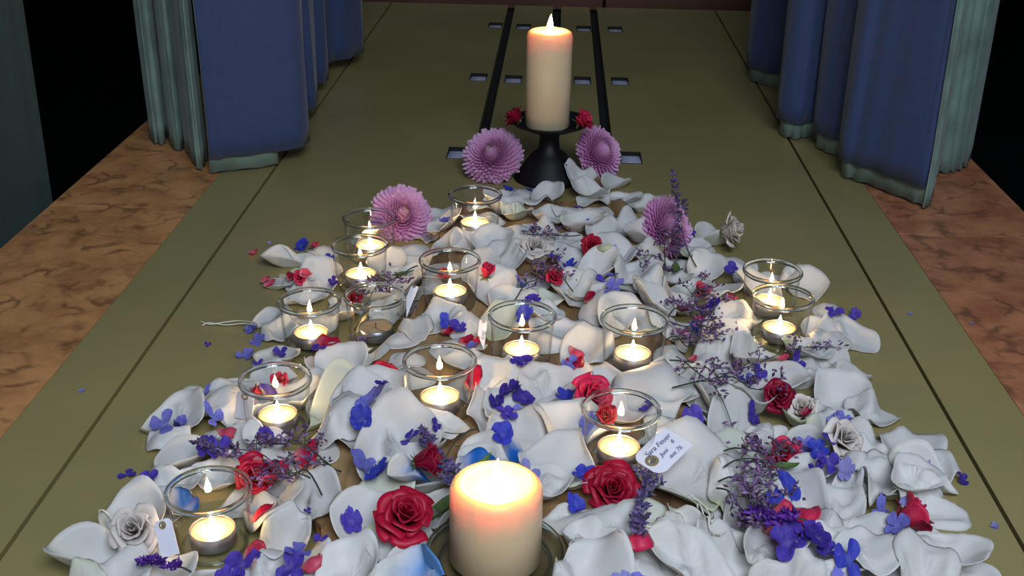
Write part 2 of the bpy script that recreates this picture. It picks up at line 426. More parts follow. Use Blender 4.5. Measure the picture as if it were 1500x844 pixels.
def wood_mat():
    m, nt, b = nm('board_wood')
    tc = nt.nodes.new('ShaderNodeTexCoord'); mp = nt.nodes.new('ShaderNodeMapping')
    mp.inputs['Scale'].default_value = (18, 1.6, 18); nt.links.new(tc.outputs['Object'], mp.inputs['Vector'])
    n0 = nt.nodes.new('ShaderNodeTexNoise'); n0.inputs['Scale'].default_value = 2.2; n0.inputs['Detail'].default_value = 8; n0.inputs['Roughness'].default_value = .65
    nt.links.new(mp.outputs[0], n0.inputs['Vector'])
    rp = nt.nodes.new('ShaderNodeValToRGB'); e = rp.color_ramp.elements
    e[0].position = .32; e[0].color = (*lin((84, 62, 40)), 1); e[1].position = .68; e[1].color = (*lin((172, 142, 100)), 1)
    e2 = e.new(.5); e2.color = (*lin((136, 104, 68)), 1)
    nt.links.new(n0.outputs['Fac'], rp.inputs['Fac']); nt.links.new(rp.outputs[0], b.inputs['Base Color'])
    b.inputs['Roughness'].default_value = .6
    bp = nt.nodes.new('ShaderNodeBump'); bp.inputs['Strength'].default_value = .5; bp.inputs['Distance'].default_value = .002
    nt.links.new(n0.outputs['Fac'], bp.inputs['Height']); nt.links.new(bp.outputs['Normal'], b.inputs['Normal'])
    return m
M['wood'] = wood_mat()
cxy = outl.mean(0)
V, Fc = prism([(p[0] - cxy[0], p[1] - cxy[1]) for p in outl], 0, BZ)
k = len(outl)
V = [((x * .985, y * .99, z) if z == 0 else (x, y, z)) for x, y, z in V]
bo = mesh_obj('wooden_board', V, Fc, M['wood'], None, False); bo.location = (cxy[0], cxy[1], 0.0005)
md = bo.modifiers.new('bev', 'BEVEL'); md.width = .005; md.segments = 3; md.limit_method = 'ANGLE'
tag(bo, 'tapered natural-edge wooden board lying beneath the petals', 'board')

# ------------------------------------------------------------------ height field the petals settle on
HX0, HX1, HY0, HY1, HS = -.62, .62, .55, 2.15, .0025
nx = int((HX1 - HX0) / HS); ny = int((HY1 - HY0) / HS)
gx, gy = np.meshgrid(HX0 + (np.arange(nx) + .5) * HS, HY0 + (np.arange(ny) + .5) * HS)
_bm = inside(outl, gx, gy)
for _ in range(2): _bm = _bm | np.roll(_bm, 1, 0) | np.roll(_bm, -1, 0) | np.roll(_bm, 1, 1) | np.roll(_bm, -1, 1)
HF = np.where(_bm, BZ + .0015, 0.0).astype(float)
def hidx(x, y):
    return np.clip(((y - HY0) / HS).astype(int), 0, ny - 1), np.clip(((x - HX0) / HS).astype(int), 0, nx - 1)
def blur_window(x, y, rad, b):
    j0, i0 = hidx(np.array([y * 0 + x - rad]), np.array([y - rad])); j1, i1 = hidx(np.array([x + rad]), np.array([y + rad]))
    j0, j1, i0, i1 = int(j0[0]), int(j1[0]) + 1, int(i0[0]), int(i1[0]) + 1
    w = HF[j0:j1, i0:i1].copy()
    for _ in range(2):
        for ax in (0, 1):
            pw = np.pad(w, [(b, b) if a == ax else (0, 0) for a in (0, 1)], mode='edge')
            cs = np.cumsum(pw, axis=ax)
            cs = np.concatenate([np.zeros_like(np.take(cs, [0], axis=ax)), cs], axis=ax)
            n_ = w.shape[ax]
            w = (np.take(cs, np.arange(2 * b + 1, 2 * b + 1 + n_), axis=ax) - np.take(cs, np.arange(0, n_), axis=ax)) / (2 * b + 1)
    return w, j0, i0
def splat(V, th=.0008, r=1, keep=None):
    j, i = hidx(V[:, 0], V[:, 1])
    for dj in range(-r, r + 1):
        for di in range(-r, r + 1):
            np.maximum.at(HF, (np.clip(j + dj, 0, ny - 1), np.clip(i + di, 0, nx - 1)), V[:, 2] + th)
def hz(x, y, r=.006):
    n_ = max(1, int(r / HS)); j, i = hidx(np.array([x]), np.array([y])); j = int(j[0]); i = int(i[0])
    return float(np.percentile(HF[max(0, j - n_):j + n_ + 1, max(0, i - n_):i + n_ + 1], 60))
CYL = []            # (x, y, z0, z1, r0, r1) things that petals must not pass through

# ------------------------------------------------------------------ candles
def flame_part(parent, z, h, r, m, lean=0):
    prof = [(r * .35, 0), (r * .8, h * .08), (r, h * .22), (r * .86, h * .4), (r * .58, h * .6), (r * .3, h * .8), (r * .1, h * .94), (.00005, h)]
    V, Fc = lathe(prof, 14)
    V = [(x + lean * max(0, zz / h) ** 2 * h, y, zz + z) for x, y, zz in V]
    Fc.append(tuple(range(14))[::-1])
    return mesh_obj('flame', V, Fc, m, parent)
GR = .0355; GH = .058
def make_votive():
    t = empty('tealight_glass')
    R = GR; h = GH; rb = .0285
    prof = [(.0002, .0006), (rb - .003, .0006), (rb - .0008, .0016), (rb, .004), (rb + .002, h * .3), (R - .0028, h - .006), (R - .0024, h - .001)]
    V, Fc = lathe(prof, 56); mesh_obj('cup', V, Fc, M['glass'], t)
    V, Fc = lathe([(rb - .0022 + .0014 * math.cos(2 * PI * k / 8), .0028 + .0016 * math.sin(2 * PI * k / 8)) for k in range(8)], 48, True); mesh_obj('foot_ring', V, Fc, M['rim'], t)
    rim = []
    for k in range(12):
        a = 2 * PI * k / 12; rim.append((R - .0024 + .0023 * math.cos(a), h - .0012 + .0026 * math.sin(a)))
    V, Fc = lathe(rim, 64, True); mesh_obj('rim', V, Fc, M['rim'], t)
    return t
def make_tealight(lit=True):
    t = empty('tealight')
    z0 = .0062; r = .0192
    V, Fc = lathe([(.0002, z0), (r - .001, z0), (r, z0 + .001), (r, z0 + .0135), (r - .0006, z0 + .0138), (r - .0008, z0 + .0132), (r - .0009, z0 + .003)], 40)
    mesh_obj('tin', V, Fc, M['tin'], t)
    zt = z0 + .0122
    V, Fc = lathe([(r - .0010, z0 + .002), (r - .0010, zt + .0004), (r - .0028, zt), (.006, zt - .0006), (.0002, zt - .0008)], 40)
    mesh_obj('wax', V, Fc, M['wax_tea'], t)
    V, Fc = tube([(0, 0, zt - .001), (.0002, 0, zt + .003), (.0008, 0, zt + .0055)], .0006)
    mesh_obj('wick', V, Fc, M['wick'], t)
    if lit: flame_part(t, zt + .0025, .0135, .0027, M['flame'])
    return t
def copy_tree(o, parent=None, loc=None, rz=None):
    c = o.copy(); COL.objects.link(c); c.parent = parent
    for ch in list(o.children): copy_tree(ch, c)
    return c
VOT = [  # rim centre px, lit, on board, short name, label
 (305, 718, 1, 'frontmost tealight', 'lit tealight glass nearest the camera, beside a half-hidden paper tag'),
 (403, 556, 1, 'pink-backed tealight', 'lit tealight glass in front of a pink rose bud, in the outer left row'),
 (453, 441, 1, 'twine tealight', 'lit tealight glass close to the loose end of white twine'),
 (541, 319, 1, 'mum-side tealight', 'lit tealight glass touching the lilac mum, rear one of the overlapping left pair'),
 (527, 359, 1, 'paired tealight', 'lit tealight glass, front one of the overlapping pair by the lilac mum'),
 (696, 285, 1, 'rearmost tealight', 'lit tealight glass farthest back, before the mum left of the candlestick'),
 (659, 381, 1, 'bud-side tealight', 'lit tealight glass beside the bright red closed rosebud'),
 (765, 462, 1, 'central tealight', 'lit tealight glass at the centre with a paper tag leaning on it'),
 (644, 528, 1, 'cradled tealight', 'lit tealight glass cradled by large petals beside the round red rose'),
 (930, 468, 1, 'inner right tealight', 'lit tealight glass on the board with two round petals before it'),
 (910, 599, 1, 'tagged tealight', 'lit tealight glass with a handwritten tag, behind the largest red rose'),
 (1132, 397, 1, 'far-pair tealight', 'lit tealight glass, rear one of the overlapping right-hand pair'),
 (1147, 435, 1, 'near-pair tealight', 'lit tealight glass, front one of the overlapping right-hand pair'),
 (549, 433, 0, 'unlit tealight', 'unlit tealight glass half hidden behind purple statice'),
]
TL = {'frontmost tealight': 'burning tealight in the glass nearest the camera',
 'pink-backed tealight': 'burning tealight whose glass mirrors it on a pink rose bud',
 'twine tealight': 'burning tealight in the glass close to loose white twine',
 'mum-side tealight': 'burning tealight in the glass that touches the lilac mum',
 'paired tealight': 'burning tealight in the front glass of the overlapping left pair',
 'rearmost tealight': 'burning tealight in the glass farthest back',
 'bud-side tealight': 'burning tealight in the glass beside the closed red rosebud',
 'central tealight': 'burning tealight in the central glass with a paper tag against it',
 'cradled tealight': 'burning tealight in the glass cradled by petals near the round red rose',
 'inner right tealight': 'burning tealight in the board glass behind two round petals',
 'tagged tealight': 'burning tealight in the glass with the handwritten tag',
 'far-pair tealight': 'burning tealight in the rear glass of the right-hand pair',
 'near-pair tealight': 'burning tealight in the front glass of the right-hand pair',
 'unlit tealight': 'unlit tealight in the glass half hidden by statice'}
LM = []   # landmarks (x, y, short name)
protoG = make_votive(); protoL = make_tealight(True); protoU = make_tealight(False)
usedG = usedL = usedU = False
VPOS = []
for (px, py, lit, short, lab) in VOT:
    for base in (BZ + .0005, 0.0):
        p = P(px, py, base + GH)
        if base == 0 or inside(outl, np.array([p[0]]), np.array([p[1]]))[0]: break
    # one straddling the board's edge stands on the board only if its whole foot fits
    g = protoG if not usedG else copy_tree(protoG); usedG = True
    if lit: o = protoL if not usedL else copy_tree(protoL); usedL = True
    else: o = protoU if not usedU else copy_tree(protoU); usedU = True
    ro = random.uniform(0, 6)
    for q in (g, o): q.location = (p[0], p[1], base + .0006); q.rotation_euler = (0, 0, ro)
    if not lit: usedU = True
    else: usedL = True
    tag(g, lab, 'candle glass', 'clear glasses holding tealights')
    tag(o, ('burning' if lit else 'unlit') + ' tealight inside the glass known by: ' + short, 'candle', 'tealights in the glasses')
    o['label'] = TL[short]
    CYL.append((p[0], p[1], base, base + GH, .0285, GR)); LM.append((p[0], p[1], short)); VPOS.append((p[0], p[1], base))

def pillar(name, R, H, loc, label, wm, fh, fr, pool=.004):
    t = empty(name, loc)
    prof = [(.0002, 0), (R - .002, 0), (R, .002), (R, H * .5), (R * .995, H - .008), (R - .0015, H - .0035), (R - .004, H - .001), (R - .007, H), (R - .009, H - .0008), (R - .0115, H - pool * .8), (R * .5, H - pool), (.0002, H - pool)]
    V, Fc = lathe(prof, 64); w = mesh_obj('wax', V, Fc, wm, t)
    V, Fc = tube([(0, 0, H - pool - .001), (.0004, 0, H - pool + .004), (.0015, 0, H - pool + .008)], .0010); mesh_obj('wick', V, Fc, M['wick'], t)
    flame_part(t, H - pool + .003, fh, fr, M['flame_pillar'], .05)
    tag(t, label, 'candle')
    CYL.append((loc[0], loc[1], loc[2], loc[2] + H, R, R))
    return t
# front pillar on a glass saucer
ft = P(727, 706, BZ + .008 + .068)
sz = BZ + .0008
t = empty('glass_saucer', (ft[0], ft[1], sz))
V, Fc = lathe([(.0002, .0040), (.042, .0040), (.046, .0055), (.050, .0080), (.0535, .0106)], 64)
mesh_obj('dish', V, Fc, thin_glass('saucer_glass', (.66, .74, .72), .5), t)
for rr, zz in ((.0535, .0106), (.0435, .0022)):
    V, Fc = lathe([(rr + .0017 * math.cos(2 * PI * k / 10), zz + .0017 * math.sin(2 * PI * k / 10)) for k in range(10)], 64, True); mesh_obj('ring', V, Fc, M['rim'], t)
tag(t, 'round clear glass saucer beneath the short front pillar candle', 'saucer')
pillar('wax_candle', .0358, .070, (ft[0], ft[1], sz + .0052), 'short thick cream pillar candle glowing on a glass saucer', M['wax_pillar'], .024, .0048, .006)
CYL.append((ft[0], ft[1], 0, sz + .034, .056, .056))
LM.append((ft[0], ft[1], 'front pillar candle'))
# rear candle on iron candlestick
bpos = P(803, 262, 0)
hold_h = .088
cs = empty('candlestick', (bpos[0], bpos[1], 0))
V, Fc = lathe([(.0002, 0), (.052, 0), (.054, .003), (.05, .008), (.036, .030), (.026, .042), (.0165, .050), (.015, .068), (.017, .078), (.02, hold_h - .004), (.0002, hold_h - .004)], 48)
mesh_obj('base', V, Fc, M['iron'], cs)
V, Fc = lathe([(.0002, hold_h - .0045), (.040, hold_h - .0045), (.058, hold_h + .003), (.062, hold_h + .008), (.0605, hold_h + .0085), (.056, hold_h + .005), (.040, hold_h - .002), (.0002, hold_h - .002)], 48)
mesh_obj('drip_dish', V, Fc, M['iron'], cs)
tag(cs, 'black candlestick with flared foot and wide drip dish', 'candlestick')
pillar('wax_candle', .0345, .147, (bpos[0] - .004, bpos[1], hold_h - .0015), 'tall cream pillar candle on the black candlestick', M['wax_back'], .024, .0048, .003)
CYL.append((bpos[0], bpos[1], 0, .09, .030, .018))
th = np.linspace(0, 2 * PI, 60)
for rr, zz in ((.054, .003), (.05, .008), (.043, .019), (.036, .030), (.026, .042)):
    splat(np.stack([bpos[0] + rr * np.cos(th), bpos[1] + rr * np.sin(th), np.full(60, zz)], 1))
LM.append((bpos[0], bpos[1], 'black candlestick'))

# ------------------------------------------------------------------ petals and flowers
RECS = []
def disc_grid(nr=9, ns=34):
    s = np.linspace(0, 1, nr + 1)[1:] ** .85; th = np.linspace(0, 2 * PI, ns, endpoint=False)
    S, T = np.meshgrid(s, th, indexing='ij')
    S = np.concatenate([[0.0], S.ravel()]); T = np.concatenate([[0.0], T.ravel()])
    Fc = [(0, 1 + k, 1 + (k + 1) % ns) for k in range(ns)]
    for r in range(nr - 1):
        for k in range(ns):
            a = 1 + r * ns + k; b = 1 + r * ns + (k + 1) % ns
            Fc.append((a, a + ns, b + ns, b))
    return S, T, Fc
DG = disc_grid(9, 44); DGS = disc_grid(5, 20)
WHITE = np.array([.84, .82, .79]); CREAM = np.array([.78, .74, .55]); GREEN = np.array([.62, .68, .40])
def petal_shape(kind, L, W, r, small=False):
    """local shape of one petal, tip towards +x: vertices, faces, and 0..1 along its length"""
    S, T, Fc = DGS if small else DG
    c, s = np.cos(T), np.sin(T)
    R = 1 + .05 * r.normal() * np.cos(2 * T + r.uniform(0, 6)) + .045 * r.normal() * np.cos(3 * T + r.uniform(0, 6)) + .03 * r.normal() * np.cos(5 * T + r.uniform(0, 6))
    tipw = {'cup': .32, 'dome': .28, 'lily': -.05, 'ruf': .42, 'roll': .25, 'heart': .5, 'fold': .15, 'bowl': .1}[kind]
    X = S * R * c; Y = S * R * s * (1 + tipw * c)
    if kind in ('cup', 'ruf', 'roll', 'dome'):
        X = np.where(c < 0, X * 1.0, X); Y = Y * (1 - .25 * np.clip(-X, 0, 1) ** 2)
    if kind == 'heart':
        X = X - .28 * S ** 2 * np.exp(-(T / .35) ** 2) - .28 * S ** 2 * np.exp(-((2 * PI - T) / .35) ** 2)
    if kind == 'lily':
        Y = Y * (1 - .55 * np.clip(X, 0, 1) ** 2)
    x = X * L / 2; y = Y * W / 2
    z = np.zeros_like(x); m = (L + W) / 2
    q = r.uniform(.8, 1.25)
    if kind == 'cup': z += m * .22 * q * S ** 2.2 + m * .10 * X
    elif kind == 'bowl': z += m * .34 * q * S ** 2
    elif kind == 'heart': z += m * .13 * q * S ** 2 - m * .05 * (1 - np.abs(Y)) * S
    elif kind == 'dome': z += m * .20 * q * (1 - S ** 2) + m * .05 * np.sin(2 * X)
    elif kind == 'lily': z += W * .42 * q * Y ** 2 + L * .13 * q * X ** 2 - L * .12 * np.clip(X, 0, 1) ** 3
    elif kind == 'ruf': z += m * .12 * q * S ** 2
    elif kind == 'roll':
        z += m * .26 * q * Y ** 2; e = np.clip(np.abs(Y) - .62, 0, 1); z -= m * 1.0 * e ** 1.5
        z += m * .12 * X
    elif kind == 'fold':
        z += m * .30 * q * np.abs(Y + .15) ** 1.2 + m * .10 * X ** 2
    # waves towards the edge, a few shallow creases along it
    z *= 1.35
    a = {'ruf': .065, 'lily': .02, 'cup': .028, 'dome': .02, 'roll': .03, 'heart': .02, 'fold': .04, 'bowl': .03}[kind]
    for k in (3, 5, 7 if kind == 'ruf' else 4):
        z += m * a * r.normal() * S ** 3 * np.sin(k * T + r.uniform(0, 6))
    z += m * .012 * np.sin(Y * 9 + r.uniform(0, 6)) * S
    if kind == 'ruf': z += m * .012 * S ** 4 * np.sin(9 * T + r.uniform(0, 6))
    # a rolled-back lip
    lip = np.clip(S - .8, 0, 1) * np.clip(c + .4, 0, 1)
    z -= m * lip * (.35 if kind in ('cup', 'bowl', 'roll', 'fold') else .1) * r.uniform(.2, 1.5)
    if kind != 'heart':
        X2 = X * r.uniform(-.1, .1); z += m * X2 * Y
    return np.stack([x, y, z], 1), Fc, (X + 1) / 2, S, Y
def conform(V, x, y, k=.75, lift=.0006, blur=4, pct=18):
    """settle V (world xy already, z local) on what lies below, following it softly"""
    rad = float(max(np.abs(V[:, 0] - x).max(), np.abs(V[:, 1] - y).max())) + .01
    Wd, j0, i0 = blur_window(x, y, rad, blur)
    j, i = hidx(V[:, 0], V[:, 1])
    jj = np.clip(j - j0, 0, Wd.shape[0] - 1); ii = np.clip(i - i0, 0, Wd.shape[1] - 1)
    Bz = Wd[jj, ii]; c0 = np.median(Bz)
    z = V[:, 2] + c0 + k * (Bz - c0)
    hf = HF[j, i]
    z += lift - np.percentile(z - hf, pct)
    Ws, j1, i1 = blur_window(x, y, rad, 1)
    z = np.maximum(z, Ws[np.clip(j - j1, 0, Ws.shape[0] - 1), np.clip(i - i1, 0, Ws.shape[1] - 1)] + lift * .5)
    V = V.copy(); V[:, 2] = z
    return V
def keep_out(V, x, y):
    """push what would pass through a glass or candle out against its side"""
    V = V.copy()
    for (cx, cy, z0, z1, r0, r1) in CYL:
        if (x - cx) ** 2 + (y - cy) ** 2 > .02: continue
        dx = V[:, 0] - cx; dy = V[:, 1] - cy; d = np.hypot(dx, dy) + 1e-6
        rr = r0 + (r1 - r0) * np.clip((V[:, 2] - z0) / max(z1 - z0, .001), 0, 1) + .0018
        m = (d < rr) & (V[:, 2] < z1 + .004)
        pen = np.where(m, rr - d, 0)
        V[:, 0] += dx / d * pen; V[:, 1] += dy / d * pen; V[:, 2] += pen * .55
    return V
def clear_of(x, y, e):
    for _ in range(6):
        mv = False
        for (cx, cy, z0, z1, r0, r1) in CYL:
            dx, dy = x - cx, y - cy; d = math.hypot(dx, dy) + 1e-6; need = max(r0, r1 if z0 < .05 and r1 < .05 else r0) + e * .62
            if d < need:
                x += dx / d * (need - d) * .8; y += dy / d * (need - d) * .8; mv = True
        if not mv: break
    return x, y
def place(px, py):
    z = .02
    for _ in range(3):
        p = P(px, py, z); z = hz(p[0], p[1]) + .006
    return p[0], p[1]
def petal(px, py, L, W, ang, kind='cup', tone=0, dye=None, lean=None, xy=None, cover=True, conf=.75):
    r = rng
    gk = 1.10 if py < 560 else 1.13
    L *= gk / 1000; W *= gk / 1000
    x, y = place(px, py) if xy is None else xy
    x, y = clear_of(x, y, (L + W) / 4)
    V, Fc, U, S, Y = petal_shape(kind, L, W, r)
    a = math.radians(ang); ca, sa = math.cos(a), math.sin(a)
    tl = math.radians(r.normal() * 11) if lean is None else math.radians(lean)   # lifts the tip
    X = V[:, 0] * math.cos(tl) - V[:, 2] * math.sin(tl) * 0; Z = V[:, 2] + V[:, 0] * math.sin(tl)
    Vw = np.stack([x + X * ca - V[:, 1] * sa, y + X * sa + V[:, 1] * ca, Z], 1)
    Vw = conform(Vw, x, y, conf, pct=42)
    Vw = keep_out(Vw, x, y)
    if cover: splat(Vw)
    # its own colour: whiter at the lip, creamy green where it joined the flower
    base = np.clip(1 - U * 2.6, 0, 1)[:, None] ** 1.5
    tint = [CREAM, GREEN, np.array([.80, .76, .70])][tone] if tone else CREAM
    amt = [.35, .85, 1.0, .5][min(3, tone)] if tone else .35
    wc = WHITE * (1 - .0) if tone != 2 else np.array([.76, .78, .66])
    col = wc * (1 - base * amt) + (GREEN if tone in (1, 2) else CREAM) * base * amt
    if dye is not None:
        e = np.clip((U - .35) * 2.2 + .25 * np.sin(Y * 5), 0, 1)[:, None]; col = col * (1 - e) + np.array(lin(dye)) * e
    z0 = float(Vw[:, 2].min())
    o = mesh_obj('flower_petal', Vw - np.array([x, y, z0]), Fc, M['petal'], None, True, col); o.location = (x, y, z0)
    md = o.modifiers.new('thick', 'SOLIDIFY'); md.thickness = .0005; md.offset = 1
    sz = (L + W) / 2
    RECS.append(dict(o=o, x=x, y=y, z=float(Vw[:, 2].max()), size=sz,
        shape={'cup': 'cupped', 'dome': 'domed', 'lily': 'pointed', 'ruf': 'ruffled', 'roll': 'curled', 'heart': 'notched', 'fold': 'folded', 'bowl': 'bowl-shaped'}[kind],
        noun='blue-dyed petal' if dye else ('greenish petal' if tone == 2 else 'white petal'), cat='petal', group='white petals strewn over the board and floor'))
    return o

VIO = [lin(c) for c in ((138, 138, 236), (96, 74, 200), (70, 80, 214), (168, 168, 240), (78, 52, 170))]
def floret(px, py, size, ci, n=None, xy=None):
    """one small larkspur or hydrangea floret: several petals about a pale eye"""
    r = rng; size /= 1000
    x, y = place(px, py) if xy is None else xy
    x, y = clear_of(x, y, size * .5)
    n = n or int(r.integers(3, 6)); b = B(); S, T, Fc = DGS
    c0 = np.array(VIO[ci]); a0 = r.uniform(0, 6); tip = r.uniform(.2, 1.0)
    allV = []
    for k in range(n):
        a = a0 + 2 * PI * k / n + r.normal() * .15; l = size * r.uniform(.42, .58); w = l * r.uniform(.75, 1.0)
        X = (S * np.cos(T) + 1) / 2; Yv = S * np.sin(T) * (1 + .3 * np.cos(T)) / 2
        z = l * (.45 * tip * X ** 1.5 + .5 * Yv ** 2 * r.uniform(.3, 1.6) + .06 * np.sin(4 * T + r.uniform(0, 6)) * S ** 2)
        X = X * l; Yw = Yv * w
        V = np.stack([x + X * math.cos(a) - Yw * math.sin(a), y + X * math.sin(a) + Yw * math.cos(a), z + .0004 * k], 1)
        sh = np.clip(1.25 - .55 * (X / l), .5, 1.2)[:, None]
        col = np.clip(c0 * (1.15 - .3 * sh) + .10 * np.clip(1 - X / l * 4, 0, 1)[:, None], 0, 1)
        allV.append(V); b.F.extend([tuple(i + len(b.V) for i in f) for f in Fc]); b.V.extend([None] * len(V)); b.C.extend([tuple(q) for q in col])
    V = np.concatenate(allV)
    tx, ty = r.normal() * .3, r.normal() * .3 - .25
    V[:, 2] += (V[:, 0] - x) * tx + (V[:, 1] - y) * -ty
    V = conform(V, x, y, .5, pct=30); V = keep_out(V, x, y); splat(V, r=0)
    z0 = float(V[:, 2].min())
    o = mesh_obj('violet_floret', V - np.array([x, y, z0]), b.F, M['petal_col'], None, True, np.array(b.C)); o.location = (x, y, z0)
    RECS.append(dict(o=o, x=x, y=y, z=float(V[:, 2].max()), size=size * 1.3, shape=['two-petalled', 'two-petalled', 'two-petalled', 'three-petalled', 'four-petalled', 'five-petalled'][n],
        noun=['periwinkle floret', 'violet floret', 'royal-blue floret', 'pale lilac-blue floret', 'dark purple floret'][ci], cat='flower', group='blue and violet florets among the petals'))
    return o
REDS = {'red': (190, 22, 60), 'pink': (226, 50, 92), 'deep': (158, 14, 58), 'blush': (226, 84, 110)}
def red_petal(px, py, size, ang, cname='red', kind='cup'):
    r = rng; s = size / 1000; x, y = place(px, py); x, y = clear_of(x, y, s * .5)
    V, Fc, U, S, Y = petal_shape(kind, s, s * .8, r, True); a = math.radians(ang)
    V[:, 2] *= 1.3
    V = np.stack([x + V[:, 0] * math.cos(a) - V[:, 1] * math.sin(a), y + V[:, 0] * math.sin(a) + V[:, 1] * math.cos(a), V[:, 2]], 1)
    V = keep_out(conform(V, x, y, .5, pct=25), x, y); splat(V, r=0); z0 = float(V[:, 2].min())
    c = np.array(lin(REDS[cname])); pale = np.clip(1 - U * 3, 0, 1)[:, None]
    o = mesh_obj('rose_petal', V - np.array([x, y, z0]), Fc, M['petal_red'], None, True, c * (1 - pale * .5) + .5 * pale * np.array([.8, .6, .55])); o.location = (x, y, z0)
    md = o.modifiers.new('thick', 'SOLIDIFY'); md.thickness = .0006
    RECS.append(dict(o=o, x=x, y=y, z=float(V[:, 2].max()), size=s * 1.4, shape={'cup': 'cupped', 'dome': 'domed', 'fold': 'folded', 'bowl': 'bowl-shaped', 'roll': 'curled'}[kind], noun={'red': 'red', 'pink': 'hot-pink', 'deep': 'dark red', 'blush': 'blush-pink'}[cname] + ' rose petal', cat='petal', group='loose red and pink rose petals'))

def rose_mesh(Rr, n, c, r, openness=1.0, hfac=1.0):
    b = B(); nu, nv = 9, 8
    for i in range(n):
        t = i / (n - 1); th = i * 2.39996 + r.uniform(-.15, .15)
        rad = Rr * (.07 + .80 * t ** .85 * (.5 + .5 * openness)); h = Rr * (1.25 - .45 * t * openness) * hfac
        op = (.12 + .95 * t ** 1.6 * openness); sp = 1.5 - .75 * t
        rad *= r.uniform(.88, 1.1); h *= r.uniform(.86, 1.12); f1, f2 = r.uniform(0, 6, 2); V = []; cols = []
        for v in range(nv):
            vv = v / (nv - 1)
            for u in range(nu):
                uu = -1 + 2 * u / (nu - 1)
                a = th + uu * sp * (.55 + .45 * math.sin(PI * min(1, .25 + vv * .6)))
                rr = rad * (.30 + .70 * vv ** .55) + op * h * .42 * vv ** 2 + .035 * Rr * uu * (1 if i % 2 else -1)
                zz = h * vv * (1 - .13 * uu * uu) - h * .10
                cl = max(0, vv - .72) / .28
                rr += Rr * .20 * (t ** 1.0) * cl ** 1.5 * openness; zz -= Rr * .20 * t * cl ** 2 * openness
                zz -= Rr * (.55 * t * t * openness) * .6
                rr += Rr * .07 * math.sin(3.2 * uu + f1) * vv ** 2; zz += Rr * .08 * math.sin(2.6 * uu + f2) * vv ** 2
                V.append((rr * math.cos(a), rr * math.sin(a), zz))
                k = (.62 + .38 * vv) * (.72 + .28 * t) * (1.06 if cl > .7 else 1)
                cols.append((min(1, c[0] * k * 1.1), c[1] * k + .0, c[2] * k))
        Fc = [(a_ * nu + u, a_ * nu + u + 1, (a_ + 1) * nu + u + 1, (a_ + 1) * nu + u) for a_ in range(nv - 1) for u in range(nu - 1)]
        n0 = len(b.V); b.V.extend(V); b.F.extend([tuple(q + n0 for q in f) for f in Fc]); b.C.extend(cols)
    return b
def rose(px, py, dia, cname, tilt, az, label, n=24, openness=1.0, hf=1.0, z=None, xy=None, white=False, sink=.25, short=None):
    """tilt: how far it leans over (0 faces up), az: towards where (deg, -90 = viewer)"""
    Rr = dia / 2000 * .82
    x, y = place(px, py) if xy is None else xy
    if z is None: x, y = clear_of(x, y, dia / 1000 * .62)
    base = (hz(x, y, .01) if z is None else z)
    t = empty('white_rose' if white else 'red_rose')
    c = np.array(lin(REDS[cname])) if not white else np.array([.88, .87, .80])
    b = rose_mesh(Rr, n, c, rng, openness, hf)
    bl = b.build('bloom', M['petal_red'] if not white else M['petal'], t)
    md = bl.modifiers.new('thick', 'SOLIDIFY'); md.thickness = .0005
    sp = B()
    for k in range(5):
        a = 2 * PI * k / 5; ca, sa = math.cos(a), math.sin(a)
        V = []
        for q in range(5):
            u = q / 4; wd = Rr * .16 * (1 - u) + .0002
            rr = Rr * (.1 + .75 * u); zz = -Rr * .12 - Rr * .25 * u * openness
            V += [(rr * ca - wd * sa, rr * sa + wd * ca, zz), (rr * ca + wd * sa, rr * sa - wd * ca, zz)]
        sp.add(V, [(2 * q, 2 * q + 1, 2 * q + 3, 2 * q + 2) for q in range(4)])
    sp.add(*lathe([(.0002, -Rr * .42), (Rr * .16, -Rr * .38), (Rr * .22, -Rr * .22), (Rr * .12, -Rr * .05)], 12))
    s = sp.build('sepals', M['leaf'], t)
    t.location = (x, y, base + Rr * (.42 + .25 * math.sin(math.radians(tilt))) - Rr * sink)
    ax = Vector((-math.sin(math.radians(az)), math.cos(math.radians(az)), 0))
    t.rotation_mode = 'QUATERNION'; t.rotation_quaternion = Matrix.Rotation(math.radians(tilt), 3, ax).to_quaternion() @ Matrix.Rotation(rng.uniform(0, 6), 3, 'Z').to_quaternion()
    tag(t, label, 'rose')
    if z is None:
        ns = 14; th = np.linspace(0, 2 * PI, 24)
        for q in np.linspace(.1, 1, 6):
            splat(np.stack([x + Rr * .9 * q * np.cos(th), y + Rr * .9 * q * np.sin(th), np.full(24, base + Rr * 1.0 * math.sqrt(max(0, 1 - q * q * .8)))], 1))
    if short: LM.append((x, y, short))
    return t
